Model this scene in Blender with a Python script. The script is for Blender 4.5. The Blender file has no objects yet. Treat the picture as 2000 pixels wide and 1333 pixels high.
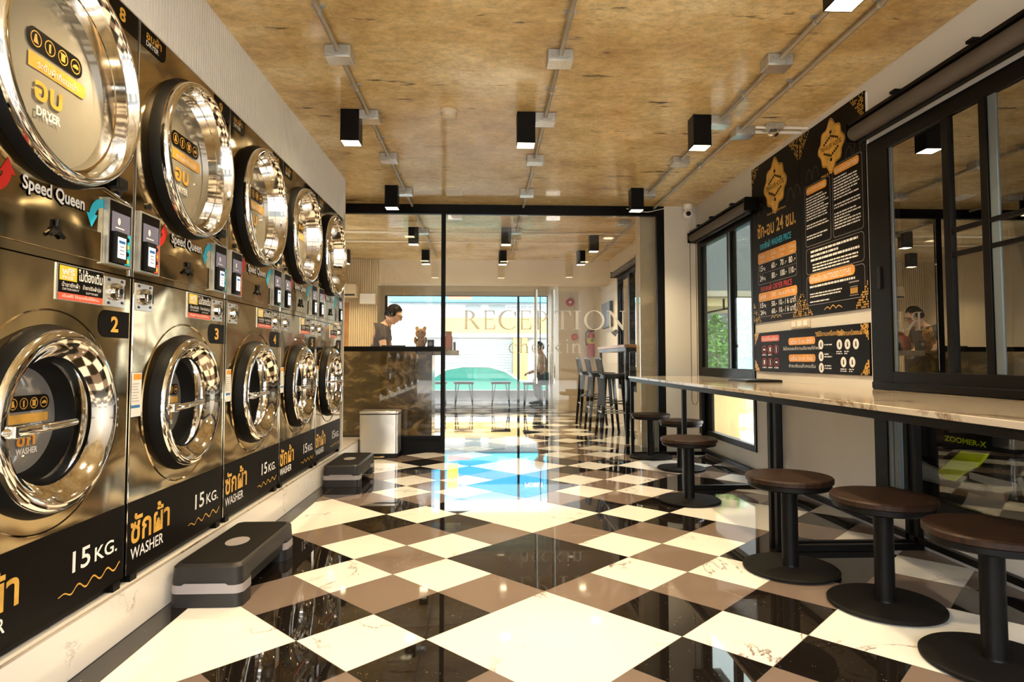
import bpy, bmesh, math, random
from mathutils import Vector, Matrix
random.seed(7)
PI = math.pi
sc = bpy.context.scene
col = sc.collection

# ------------------------------------------------------------------ camera, sky, exposure
CAM_H = 0.921
cd = bpy.data.cameras.new('camera'); cam = bpy.data.objects.new('camera', cd); col.objects.link(cam)
cd.sensor_width = 36.0; cd.lens = 1238.5 / 2000 * 36; cd.shift_y = -23.05 / 2000
cd.clip_start = 0.05; cd.clip_end = 300
cam.location = (0, 0, CAM_H); cam.rotation_euler = (PI / 2 + 0.0476, 0, -0.0409)
sc.camera = cam
vs = sc.view_settings
vs.view_transform = 'Standard'; vs.look = 'None'; vs.gamma = 1.0; vs.exposure = 1.22
try: vs.use_curve_mapping = False
except Exception: pass
w = bpy.data.worlds.new('sky'); sc.world = w; w.use_nodes = True
bg = w.node_tree.nodes['Background']; bg.inputs[0].default_value = (0.93, 0.97, 1.0, 1); bg.inputs[1].default_value = 5.2
cy = sc.cycles
cy.use_denoising = True; cy.max_bounces = 8; cy.glossy_bounces = 5; cy.diffuse_bounces = 5
cy.transparent_max_bounces = 12; cy.transmission_bounces = 6; cy.sample_clamp_indirect = 6.0
cy.caustics_reflective = False; cy.caustics_refractive = False
LAMP_W = 64.0; LAMP_COL = (1.0, 0.76, 0.44)
def portal(name, loc, rot, sx, sy):
    l = bpy.data.lights.new(name, 'AREA'); l.shape = 'RECTANGLE'; l.size = sx; l.size_y = sy
    l.cycles.is_portal = True
    o = bpy.data.objects.new(name, l); col.objects.link(o); o.location = loc; o.rotation_euler = rot
portal('front_opening_daylight', (0.1, -1.75, 1.24), (PI / 2, 0, 0), 4.2, 2.46)
portal('street_window_daylight', (-0.3, 13.42, 1.2), (-PI / 2, 0, 0), 3.6, 2.1)

# ------------------------------------------------------------------ key planes (metres)
XM, XP, XW, XR = -1.22, -1.192, -2.0, 2.13          # machine fronts, plinth face, left wall, right wall
CZ, YP, YE = 2.48, 6.36, 13.4                        # ceiling, glass partition, street window
XRF, YB = 1.94, 9.9                                  # far room right wall, ceiling beam

# ------------------------------------------------------------------ materials
def nodes(name):
    m = bpy.data.materials.new(name); m.use_nodes = True
    nt = m.node_tree; return m, nt, nt.nodes, nt.links, nt.nodes['Principled BSDF']
def ramp(N, stops):
    r = N.new('ShaderNodeValToRGB'); e = r.color_ramp.elements
    while len(e) < len(stops): e.new(0.5)
    for k, (p, c) in enumerate(stops):
        e[k].position = p; e[k].color = c if len(c) == 4 else (*c, 1)
    return r
def mat(name, c, rough=0.5, metal=0.0, var=0.06, scale=9.0, bump=0.0, bscale=40.0, spec=0.5, emit=None, es=0.0, coat=0.0):
    m, nt, N, L, p = nodes(name)
    tc = N.new('ShaderNodeTexCoord'); nz = N.new('ShaderNodeTexNoise'); nz.inputs['Scale'].default_value = scale
    nz.inputs['Detail'].default_value = 4
    L.new(tc.outputs['Object'], nz.inputs['Vector'])
    lo = [max(0, x * (1 - var)) for x in c]; hi = [min(1, x * (1 + var)) for x in c]
    r = ramp(N, [(0.3, lo), (0.7, hi)]); L.new(nz.outputs['Fac'], r.inputs['Fac']); L.new(r.outputs['Color'], p.inputs['Base Color'])
    p.inputs['Roughness'].default_value = rough; p.inputs['Metallic'].default_value = metal
    p.inputs['Specular IOR Level'].default_value = spec; p.inputs['Coat Weight'].default_value = coat
    p.inputs['Coat Roughness'].default_value = 0.05
    if bump:
        n2 = N.new('ShaderNodeTexNoise'); n2.inputs['Scale'].default_value = bscale; n2.inputs['Detail'].default_value = 3
        L.new(tc.outputs['Object'], n2.inputs['Vector'])
        b = N.new('ShaderNodeBump'); b.inputs['Strength'].default_value = bump; b.inputs['Distance'].default_value = 0.02
        L.new(n2.outputs['Fac'], b.inputs['Height']); L.new(b.outputs['Normal'], p.inputs['Normal'])
    if emit: p.inputs['Emission Color'].default_value = (*emit, 1); p.inputs['Emission Strength'].default_value = es
    return m
def glass(name, tint=(1, 1, 1), ior=1.5, gain=1.0, base=0.0):
    m, nt, N, L, p = nodes(name); N.remove(p); out = N['Material Output']
    t = N.new('ShaderNodeBsdfTransparent'); t.inputs[0].default_value = (*tint, 1)
    g = N.new('ShaderNodeBsdfGlossy'); g.inputs['Roughness'].default_value = 0.0; g.inputs[0].default_value = (1, 1, 1, 1)
    f = N.new('ShaderNodeFresnel'); f.inputs['IOR'].default_value = ior
    ma = N.new('ShaderNodeMath'); ma.operation = 'MULTIPLY_ADD'; ma.use_clamp = True
    ma.inputs[1].default_value = gain; ma.inputs[2].default_value = base
    mx = N.new('ShaderNodeMixShader')
    L.new(f.outputs[0], ma.inputs[0]); L.new(ma.outputs[0], mx.inputs[0]); L.new(t.outputs[0], mx.inputs[1]); L.new(g.outputs[0], mx.inputs[2])
    L.new(mx.outputs[0], out.inputs['Surface']); return m
def veins(N, L, vec, scale, width, c_base, c_vein, patch=0.5):
    nz = N.new('ShaderNodeTexNoise'); nz.inputs['Scale'].default_value = scale; nz.inputs['Detail'].default_value = 6; nz.inputs['Roughness'].default_value = 0.62
    nz.inputs['Distortion'].default_value = 0.6
    L.new(vec, nz.inputs['Vector'])
    s = N.new('ShaderNodeMath'); s.operation = 'SUBTRACT'; s.inputs[1].default_value = 0.5; L.new(nz.outputs['Fac'], s.inputs[0])
    a = N.new('ShaderNodeMath'); a.operation = 'ABSOLUTE'; L.new(s.outputs[0], a.inputs[0])
    r = ramp(N, [(0.0, (1, 1, 1)), (width, (0, 0, 0))]); L.new(a.outputs[0], r.inputs['Fac'])
    n2 = N.new('ShaderNodeTexNoise'); n2.inputs['Scale'].default_value = scale * 1.7; n2.inputs['Detail'].default_value = 2
    L.new(vec, n2.inputs['Vector'])
    r2 = ramp(N, [(patch, (0, 0, 0)), (patch + 0.14, (1, 1, 1))]); L.new(n2.outputs['Fac'], r2.inputs['Fac'])
    m = N.new('ShaderNodeMath'); m.operation = 'MULTIPLY'; L.new(r.outputs['Color'], m.inputs[0]); L.new(r2.outputs['Color'], m.inputs[1])
    mx = N.new('ShaderNodeMixRGB'); mx.inputs[1].default_value = (*c_base, 1); mx.inputs[2].default_value = (*c_vein, 1)
    L.new(m.outputs[0], mx.inputs[0]); return mx
def tile_vec(N, L):
    tc = N.new('ShaderNodeTexCoord'); at = N.new('ShaderNodeAttribute'); at.attribute_name = 'tile_rand'
    mu = N.new('ShaderNodeVectorMath'); mu.operation = 'SCALE'; mu.inputs['Scale'].default_value = 37.0
    L.new(at.outputs['Vector'], mu.inputs[0])
    ad = N.new('ShaderNodeVectorMath'); ad.operation = 'ADD'; L.new(tc.outputs['Object'], ad.inputs[0]); L.new(mu.outputs[0], ad.inputs[1])
    return ad.outputs[0]
def marble(name, base, vein, scale, width, rough, patch=0.5, tile=True):
    m, nt, N, L, p = nodes(name)
    vec = tile_vec(N, L) if tile else N.new('ShaderNodeTexCoord').outputs['Object']
    mx = veins(N, L, vec, scale, width, base, vein, patch)
    L.new(mx.outputs[0], p.inputs['Base Color']); p.inputs['Roughness'].default_value = rough; p.inputs['IOR'].default_value = 1.6
    return m
def mk_black_tile():
    m, nt, N, L, p = nodes('black_galaxy_tile')
    tc = N.new('ShaderNodeTexCoord'); v = N.new('ShaderNodeTexVoronoi'); v.inputs['Scale'].default_value = 75
    L.new(tc.outputs['Object'], v.inputs['Vector'])
    r = ramp(N, [(0.0, (1, 1, 1)), (0.16, (0, 0, 0))]); L.new(v.outputs['Distance'], r.inputs['Fac'])
    nz = N.new('ShaderNodeTexNoise'); nz.inputs['Scale'].default_value = 30; L.new(tc.outputs['Object'], nz.inputs['Vector'])
    r2 = ramp(N, [(0.5, (0, 0, 0)), (0.65, (1, 1, 1))]); L.new(nz.outputs['Fac'], r2.inputs['Fac'])
    mm = N.new('ShaderNodeMath'); mm.operation = 'MULTIPLY'; L.new(r.outputs['Color'], mm.inputs[0]); L.new(r2.outputs['Color'], mm.inputs[1])
    mx = N.new('ShaderNodeMixRGB'); mx.inputs[1].default_value = (0.010, 0.0075, 0.006, 1); mx.inputs[2].default_value = (0.62, 0.50, 0.36, 1)
    L.new(mm.outputs[0], mx.inputs[0]); L.new(mx.outputs[0], p.inputs['Base Color'])
    p.inputs['Roughness'].default_value = 0.02; p.inputs['IOR'].default_value = 1.65; return m
def mk_ceiling():
    m, nt, N, L, p = nodes('varnished_raw_concrete')
    tc = N.new('ShaderNodeTexCoord')
    mp = N.new('ShaderNodeMapping'); mp.inputs['Scale'].default_value = (0.9, 1.25, 1); L.new(tc.outputs['Object'], mp.inputs[0])
    n1 = N.new('ShaderNodeTexNoise'); n1.inputs['Scale'].default_value = 1.5; n1.inputs['Detail'].default_value = 8; n1.inputs['Roughness'].default_value = 0.65
    L.new(mp.outputs[0], n1.inputs['Vector'])
    r1 = ramp(N, [(0.30, (0.41, 0.25, 0.085)), (0.47, (0.66, 0.475, 0.21)), (0.64, (0.84, 0.70, 0.42))]); L.new(n1.outputs['Fac'], r1.inputs['Fac'])
    n2 = N.new('ShaderNodeTexNoise'); n2.inputs['Scale'].default_value = 26; n2.inputs['Detail'].default_value = 6; n2.inputs['Roughness'].default_value = 0.7
    L.new(mp.outputs[0], n2.inputs['Vector'])
    r2 = ramp(N, [(0.32, (0.62, 0.60, 0.57)), (0.60, (1.2, 1.18, 1.12))]); L.new(n2.outputs['Fac'], r2.inputs['Fac'])
    mul = N.new('ShaderNodeMixRGB'); mul.blend_type = 'MULTIPLY'; mul.inputs[0].default_value = 0.75
    L.new(r1.outputs['Color'], mul.inputs[1]); L.new(r2.outputs['Color'], mul.inputs[2])
    # dark chipped streaks and form marks
    mp2 = N.new('ShaderNodeMapping'); mp2.inputs['Scale'].default_value = (1.0, 4.2, 1); L.new(tc.outputs['Object'], mp2.inputs[0])
    n3 = N.new('ShaderNodeTexNoise'); n3.inputs['Scale'].default_value = 2.6; n3.inputs['Detail'].default_value = 7; n3.inputs['Roughness'].default_value = 0.6
    L.new(mp2.outputs[0], n3.inputs['Vector'])
    r3 = ramp(N, [(0.635, (0, 0, 0)), (0.685, (1, 1, 1))]); L.new(n3.outputs['Fac'], r3.inputs['Fac'])
    mx = N.new('ShaderNodeMixRGB'); mx.inputs[2].default_value = (0.085, 0.045, 0.012, 1)
    L.new(r3.outputs['Color'], mx.inputs[0]); L.new(mul.outputs[0], mx.inputs[1])
    # board seams across the room
    sx = N.new('ShaderNodeSeparateXYZ'); L.new(tc.outputs['Object'], sx.inputs[0])
    fr = N.new('ShaderNodeMath'); fr.operation = 'PINGPONG'; fr.inputs[1].default_value = 0.61; L.new(sx.outputs['Y'], fr.inputs[0])
    r4 = ramp(N, [(0.0, (1, 1, 1)), (0.008, (0, 0, 0))]); L.new(fr.outputs[0], r4.inputs['Fac'])
    sm = N.new('ShaderNodeMath'); sm.operation = 'MULTIPLY'; sm.inputs[1].default_value = 0.22; L.new(r4.outputs['Color'], sm.inputs[0])
    mx2 = N.new('ShaderNodeMixRGB'); mx2.inputs[2].default_value = (0.12, 0.06, 0.015, 1)
    L.new(sm.outputs[0], mx2.inputs[0]); L.new(mx.outputs[0], mx2.inputs[1]); L.new(mx2.outputs[0], p.inputs['Base Color'])
    p.inputs['Roughness'].default_value = 0.5; p.inputs['Coat Weight'].default_value = 0.55; p.inputs['Coat Roughness'].default_value = 0.10
    b = N.new('ShaderNodeBump'); b.inputs['Strength'].default_value = 0.25; b.inputs['Distance'].default_value = 0.01
    L.new(n2.outputs['Fac'], b.inputs['Height']); L.new(b.outputs['Normal'], p.inputs['Normal']); return m
def mk_steel(name, c, rough, wav=0.10, wscale=3.2):
    m, nt, N, L, p = nodes(name)
    tc = N.new('ShaderNodeTexCoord'); nz = N.new('ShaderNodeTexNoise'); nz.inputs['Scale'].default_value = wscale; nz.inputs['Detail'].default_value = 1.5
    ge = N.new('ShaderNodeNewGeometry'); L.new(ge.outputs['Position'], nz.inputs['Vector'])
    b = N.new('ShaderNodeBump'); b.inputs['Strength'].default_value = wav; b.inputs['Distance'].default_value = 0.12
    L.new(nz.outputs['Fac'], b.inputs['Height']); L.new(b.outputs['Normal'], p.inputs['Normal'])
    n2 = N.new('ShaderNodeTexNoise'); n2.inputs['Scale'].default_value = 60; L.new(tc.outputs['Object'], n2.inputs['Vector'])
    r = ramp(N, [(0.3, [x * 0.95 for x in c]), (0.7, c)]); L.new(n2.outputs['Fac'], r.inputs['Fac']); L.new(r.outputs['Color'], p.inputs['Base Color'])
    p.inputs['Metallic'].default_value = 1; p.inputs['Roughness'].default_value = rough; return m
def mk_wood(name, dark, light, scale=2.0, rough=0.35):
    m, nt, N, L, p = nodes(name)
    tc = N.new('ShaderNodeTexCoord'); mp = N.new('ShaderNodeMapping'); mp.inputs['Scale'].default_value = (1, 9, 1)
    L.new(tc.outputs['Object'], mp.inputs[0])
    nz = N.new('ShaderNodeTexNoise'); nz.inputs['Scale'].default_value = scale * 3; nz.inputs['Detail'].default_value = 6; L.new(mp.outputs[0], nz.inputs['Vector'])
    r = ramp(N, [(0.3, dark), (0.7, light)]); L.new(nz.outputs['Fac'], r.inputs['Fac']); L.new(r.outputs['Color'], p.inputs['Base Color'])
    p.inputs['Roughness'].default_value = rough; p.inputs['Specular IOR Level'].default_value = 0.22; return m
def mk_swirl(name, stops, scale, rough):
    m, nt, N, L, p = nodes(name)
    tc = N.new('ShaderNodeTexCoord'); mp = N.new('ShaderNodeMapping'); mp.inputs['Scale'].default_value = (1, 1, 2.2); L.new(tc.outputs['Object'], mp.inputs[0])
    nz = N.new('ShaderNodeTexNoise'); nz.inputs['Scale'].default_value = scale; nz.inputs['Detail'].default_value = 8; nz.inputs['Distortion'].default_value = 2.2
    L.new(mp.outputs[0], nz.inputs['Vector'])
    r = ramp(N, stops); L.new(nz.outputs['Fac'], r.inputs['Fac']); L.new(r.outputs['Color'], p.inputs['Base Color']); p.inputs['Roughness'].default_value = rough; return m
M = {}
M['tile_white'] = marble('white_marble_tile', (0.83, 0.80, 0.73), (0.20, 0.14, 0.12), 1.9, 0.011, 0.045, 0.52)
M['tile_grey'] = marble('taupe_marble_tile', (0.205, 0.150, 0.118), (0.36, 0.29, 0.24), 2.0, 0.008, 0.05, 0.55)
M['tile_black'] = mk_black_tile()
M['grout'] = mat('floor_grout', (0.16, 0.12, 0.09), 0.7)
M['ceiling'] = mk_ceiling()
M['plinth'] = marble('white_marble_plinth', (0.82, 0.78, 0.72), (0.42, 0.36, 0.36), 2.4, 0.012, 0.12, 0.5, False)
M['counter'] = marble('white_marble_counter', (0.48, 0.405, 0.315), (0.19, 0.12, 0.065), 1.9, 0.030, 0.10, 0.42, False)
M['wall'] = mat('white_wall_paint', (0.72, 0.69, 0.64), 0.6, var=0.02, scale=3)
M['cream'] = mat('cream_wall_paint', (0.70, 0.60, 0.44), 0.6, var=0.03, scale=3)
M['steel'] = mk_steel('brushed_stainless', (0.49, 0.385, 0.225), 0.09, 0.12, 2.4)
M['chrome'] = mk_steel('polished_chrome', (0.82, 0.79, 0.74), 0.07, 0.008, 4)
M['frame'] = mat('black_powder_coat', (0.0045, 0.004, 0.0038), 0.36, var=0.1, spec=0.12)
M['black'] = mat('black_plastic', (0.007, 0.0065, 0.006), 0.4, spec=0.25)
M['rubber'] = mat('matte_black_rubber', (0.008, 0.007, 0.006), 0.65, spec=0.12)
M['film'] = mat('black_vinyl_film', (0.0045, 0.003, 0.0022), 0.45, var=0.15, scale=20, spec=0.08)
M['gold'] = mat('gold_print', (0.72, 0.40, 0.06), 0.4, var=0.25, scale=14)
M['orange'] = mat('amber_print', (0.80, 0.34, 0.03), 0.45, var=0.12, scale=10)
M['white'] = mat('white_print', (0.88, 0.87, 0.85), 0.5, var=0.02)
M['red'] = mat('red_print', (0.62, 0.02, 0.015), 0.45)
M['coral'] = mat('coral_print', (0.75, 0.12, 0.06), 0.45)
M['cyan'] = mat('cyan_print', (0.02, 0.56, 0.85), 0.4)
M['yellow'] = mat('yellow_print', (0.86, 0.62, 0.04), 0.45)
M['blue'] = mat('blue_print', (0.03, 0.18, 0.5), 0.45)
M['silver'] = mat('silver_plate', (0.75, 0.74, 0.72), 0.25, metal=0.9)
M['zinc'] = mat('galvanised_steel', (0.50, 0.50, 0.47), 0.38, metal=0.65, var=0.18, scale=25)
M['conduit'] = mat('grey_conduit', (0.42, 0.36, 0.28), 0.4, metal=0.5, var=0.1)
M['darkgrey'] = mat('dark_grey_plastic', (0.022, 0.020, 0.019), 0.4, spec=0.3)
M['midgrey'] = mat('grey_plastic_band', (0.30, 0.27, 0.27), 0.5)
M['dryglass'] = mat('champagne_tinted_glass', (0.37, 0.345, 0.285), 0.07, var=0.08, scale=4, coat=1.0)
M['washglass'] = mat('smoky_grey_glass', (0.23, 0.225, 0.22), 0.07, var=0.1, scale=4, coat=1.0)
M['satin'] = mk_steel('satin_steel', (0.82, 0.78, 0.72), 0.30, 0.05, 5)
M['gasket'] = mat('dark_door_gasket', (0.006, 0.0055, 0.005), 0.5, spec=0.12)
M['screen'] = mat('lit_terminal_screen', (0.10, 0.09, 0.12), 0.25, emit=(0.14, 0.13, 0.16), es=0.35)
M['screenwhite'] = mat('lit_white_screen', (0.8, 0.8, 0.8), 0.3, emit=(0.8, 0.84, 0.95), es=0.5)
M['lens'] = mat('glowing_lamp_lens', (1, 0.85, 0.6), 0.3, emit=(1.0, 0.80, 0.48), es=9.0)
M['seat'] = mk_wood('dark_walnut_seat', (0.008, 0.0035, 0.002), (0.034, 0.014, 0.007), 2.4, 0.42)
M['woodtop'] = mk_wood('oak_table_top', (0.28, 0.12, 0.04), (0.46, 0.24, 0.09), 2.0, 0.4)
M['glass'] = glass('clear_partition_glass', (0.975, 0.985, 0.975), 1.5, 0.8, 0.0)
M['winglass'] = glass('dark_window_glass', (0.80, 0.84, 0.82), 1.6, 2.9, 0.12)
M['lowglass'] = glass('clear_lower_window_glass', (0.95, 0.96, 0.95), 1.5, 0.14, 0.0)
M['midglass'] = glass('grey_window_glass', (0.58, 0.62, 0.60), 1.5, 0.22, 0.0)
M['farglass'] = glass('street_window_glass', (0.97, 0.98, 0.98), 1.45, 0.7, 0.0)
def mk_vinyl():
    m, nt, N, L, p = nodes('frosted_white_vinyl'); N.remove(p); out = N['Material Output']
    d = N.new('ShaderNodeBsdfDiffuse'); d.inputs[0].default_value = (0.93, 0.92, 0.90, 1); t = N.new('ShaderNodeBsdfTranslucent'); t.inputs[0].default_value = (0.95, 0.95, 0.93, 1)
    mx = N.new('ShaderNodeMixShader'); mx.inputs[0].default_value = 0.50; L.new(d.outputs[0], mx.inputs[1]); L.new(t.outputs[0], mx.inputs[2])
    q = N.new('ShaderNodeBsdfTransparent'); m2 = N.new('ShaderNodeMixShader'); m2.inputs[0].default_value = 0.12; L.new(mx.outputs[0], m2.inputs[1]); L.new(q.outputs[0], m2.inputs[2]); L.new(m2.outputs[0], out.inputs['Surface']); return m
M['letter'] = mk_vinyl()
M['brownmarble'] = mk_swirl('brown_forest_marble', [(0.25, (0.030, 0.015, 0.004)), (0.5, (0.12, 0.065, 0.014)), (0.60, (0.34, 0.20, 0.065)), (0.75, (0.07, 0.036, 0.010))], 2.2, 0.15)
M['rib'] = mat('white_ribbed_panel', (0.90, 0.90, 0.92), 0.5, var=0.02)
M['creamrib'] = mat('cream_ribbed_panel', (0.62, 0.50, 0.32), 0.55, var=0.03)
M['skin'] = mat('skin', (0.62, 0.36, 0.22), 0.5, var=0.05)
M['hair'] = mat('black_hair', (0.010, 0.008, 0.007), 0.8, spec=0.1, bump=0.4, bscale=120)
M['shirt'] = mat('charcoal_shirt', (0.060, 0.042, 0.038), 0.8, var=0.1)
M['beigeshirt'] = mat('beige_shirt', (0.50, 0.36, 0.22), 0.8)
M['trousers'] = mat('black_trousers', (0.012, 0.010, 0.010), 0.8)
M['extred'] = mat('fire_red_paint', (0.52, 0.015, 0.012), 0.25)
M['blind'] = mat('taupe_roller_fabric', (0.085, 0.066, 0.050), 0.7)
M['alu'] = mat('blue_grey_aluminium', (0.13, 0.16, 0.18), 0.35, metal=0.3)
M['teal'] = mat('teal_car_paint', (0.02, 0.17, 0.125), 0.25, coat=0.4)
M['tealdark'] = mat('tinted_teal_car_glass', (0.02, 0.14, 0.11), 0.08)
M['facade'] = mat('white_facade', (0.46, 0.46, 0.45), 0.7, var=0.03)
M['facadeyellow'] = mat('yellow_facade', (0.42, 0.27, 0.085), 0.7)
M['signblue'] = mat('blue_shop_sign', (0.0, 0.24, 0.46), 0.5, var=0.03)
M['signcyan'] = mat('cyan_sign_strip', (0.07, 0.46, 0.54), 0.5)
M['shutter'] = mat('pale_metal_shutter', (0.21, 0.235, 0.23), 0.5)
M['asphalt'] = mat('asphalt', (0.10, 0.095, 0.09), 0.85, var=0.2, scale=3)
M['pave'] = mat('pale_pavement', (0.45, 0.42, 0.38), 0.8, var=0.1, scale=2)
M['garage'] = mat('garage_wall', (0.24, 0.20, 0.15), 0.8)
M['garagefloor'] = mat('parking_concrete', (0.40, 0.36, 0.30), 0.8, var=0.15, scale=3)
M['greywall'] = mat('grey_outside_wall', (0.075, 0.08, 0.078), 0.8)
M['leaf'] = mat('green_leaves', (0.10, 0.24, 0.04), 0.55, var=0.4, scale=6)
M['stem'] = mat('brown_bark', (0.10, 0.06, 0.03), 0.8)
M['lime'] = mat('lime_scooter_panel', (0.70, 0.82, 0.0), 0.6, spec=0.15)
M['scooterblack'] = mat('black_scooter_plastic', (0.008, 0.008, 0.008), 0.4, spec=0.15)
M['beigepanel'] = mat('beige_outside_wall', (0.55, 0.44, 0.24), 0.7)
M['clear'] = glass('clear_plastic_dome', (0.9, 0.9, 0.9), 1.45, 1.0, 0.05)
M['plush'] = mat('tan_plush', (0.50, 0.26, 0.09), 0.9, var=0.4, scale=40, bump=0.3, bscale=80)

# ------------------------------------------------------------------ mesh builder
V3 = Vector
class MB:
    def __init__(s): s.v = []; s.f = []; s.fm = []; s.mats = []; s.cur = 0
    def use(s, key):
        if key not in s.mats: s.mats.append(key)
        s.cur = s.mats.index(key); return s
    def add(s, vs_, fs_):
        o = len(s.v); s.v += [tuple(x) for x in vs_]
        for f in fs_: s.f.append([o + i for i in f]); s.fm.append(s.cur)
        return s
    def box(s, x0, x1, y0, y1, z0, z1):
        return s.add([(x0,y0,z0),(x1,y0,z0),(x1,y1,z0),(x0,y1,z0),(x0,y0,z1),(x1,y0,z1),(x1,y1,z1),(x0,y1,z1)],
                     [(0,3,2,1),(4,5,6,7),(0,1,5,4),(1,2,6,5),(2,3,7,6),(3,0,4,7)])
    def quad(s, a, b, c, d): return s.add([a, b, c, d], [(0, 1, 2, 3)])
    def prism(s, pts, o, u, v, d):
        o, u, v = V3(o), V3(u), V3(v); n = u.cross(v); k = len(pts)
        A = [o + u * p[0] + v * p[1] for p in pts]; B = [a + n * d for a in A]
        fs = [list(range(k))[::-1], [k + i for i in range(k)]] + [(i, (i + 1) % k, k + (i + 1) % k, k + i) for i in range(k)]
        return s.add(A + B, fs)
    def flat(s, pts, o, u, v, off=0.0):
        o, u, v = V3(o), V3(u), V3(v); n = u.cross(v)
        return s.add([o + u * p[0] + v * p[1] + n * off for p in pts], [list(range(len(pts)))])
    def tube(s, path, r, seg=10, closed=False, caps=True):
        P = [V3(p) for p in path]; n = len(P); rs = r if isinstance(r, (list, tuple)) else [r] * n
        vs_, fs = [], []
        up = None
        for i in range(n):
            a = P[(i - 1) % n] if (closed or i > 0) else P[i]; b = P[(i + 1) % n] if (closed or i < n - 1) else P[i]
            t = (b - a).normalized()
            if up is None: up = V3((0, 0, 1)) if abs(t.z) < 0.9 else V3((1, 0, 0))
            sd = t.cross(up)
            if sd.length < 1e-5: sd = t.cross(V3((0, 1, 0)))
            sd.normalize(); up = sd.cross(t).normalized()
            for k in range(seg):
                an = 2 * PI * k / seg; vs_.append(P[i] + (sd * math.cos(an) + up * math.sin(an)) * rs[i])
        m = n if closed else n - 1
        for i in range(m):
            for k in range(seg):
                a = i * seg + k; b = i * seg + (k + 1) % seg; c = ((i + 1) % n) * seg + (k + 1) % seg; d = ((i + 1) % n) * seg + k
                fs.append((a, b, c, d))
        if not closed and caps: fs += [list(range(seg))[::-1], [(n - 1) * seg + k for k in range(seg)]]
        return s.add(vs_, fs)
    def lathe(s, prof, c, axis='z', seg=48, arc=None):
        c = V3(c); A = {'z': (V3((1,0,0)), V3((0,1,0)), V3((0,0,1))), 'x': (V3((0,1,0)), V3((0,0,1)), V3((1,0,0))), 'y': (V3((0,0,1)), V3((1,0,0)), V3((0,1,0)))}[axis]
        vs_, fs = [], []
        for (r, h) in prof:
            for k in range(seg):
                an = 2 * PI * k / seg; vs_.append(c + (A[0] * math.cos(an) + A[1] * math.sin(an)) * r + A[2] * h)
        for i in range(len(prof) - 1):
            for k in range(seg):
                fs.append((i*seg+k, i*seg+(k+1)%seg, (i+1)*seg+(k+1)%seg, (i+1)*seg+k))
        if prof[0][0] > 1e-6 and prof[0][0] < 1e9 and s_cap: fs.append(list(range(seg))[::-1])
        if prof[-1][0] > 1e-6 and s_cap: fs.append([(len(prof)-1)*seg+k for k in range(seg)])
        return s.add(vs_, fs)
    def build(s, name, m=None, parent=None, loc=None, bevel=0.0, smooth=True, ang=38, sub=0):
        me = bpy.data.meshes.new(name); me.from_pydata(s.v, [], s.f)
        keys = s.mats or [m]
        for k in keys: me.materials.append(M[k])
        if s.mats:
            for p, i in zip(me.polygons, s.fm): p.material_index = i
        me.validate(clean_customdata=False)
        if smooth:
            for p in me.polygons: p.use_smooth = True
            me.set_sharp_from_angle(angle=math.radians(ang))
        o = bpy.data.objects.new(name, me); col.objects.link(o)
        if parent: o.parent = parent
        if loc: o.location = loc
        if bevel:
            b = o.modifiers.new('bevel', 'BEVEL'); b.width = bevel; b.segments = 2; b.limit_method = 'ANGLE'; b.angle_limit = math.radians(50)
        if sub:
            b = o.modifiers.new('subdivision', 'SUBSURF'); b.levels = sub; b.render_levels = sub
        return o
s_cap = True
def open_lathe(mb, *a, **k):
    global s_cap
    s_cap = False; mb.lathe(*a, **k); s_cap = True; return mb
def rrect(w, h, r, n=5, corners=(1, 1, 1, 1)):      # corners: bl br tr tl
    pts = []
    for i, (cx, cy, a0) in enumerate([(0, 0, PI), (w, 0, 1.5 * PI), (w, h, 0), (0, h, 0.5 * PI)]):
        if not corners[i]: pts.append((cx, cy)); continue
        ox = cx + (r if cx == 0 else -r); oy = cy + (r if cy == 0 else -r)
        for k in range(n + 1):
            a = a0 + k / n * PI / 2; pts.append((ox + r * math.cos(a), oy + r * math.sin(a)))
    return pts
def ell(cx, cy, rx, ry, n=24): return [(cx + rx * math.cos(2*PI*k/n), cy + ry * math.sin(2*PI*k/n)) for k in range(n)]
def tag(o, label, cat, group=None):
    o['label'] = label; o['category'] = cat
    if group: o['group'] = group
    return o
def thing(name, label, cat, loc=(0, 0, 0), rz=0, group=None):
    o = bpy.data.objects.new(name, None); o.empty_display_size = 0.1; col.objects.link(o)
    o.location = loc; o.rotation_euler = (0, 0, rz); return tag(o, label, cat, group)
def struct(o): o['kind'] = 'structure'; return o
def dup(root, loc, label, rz=None, skip=()):
    r = root.copy(); col.objects.link(r); r.location = loc; r['label'] = label
    if rz is not None: r.rotation_euler = (0, 0, rz)
    for ch in list(root.children):
        if ch.name.split('.')[0] in skip: continue
        c = ch.copy(); col.objects.link(c); c.parent = r
        for g in ch.children:
            d = g.copy(); col.objects.link(d); d.parent = c
    return r
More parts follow.
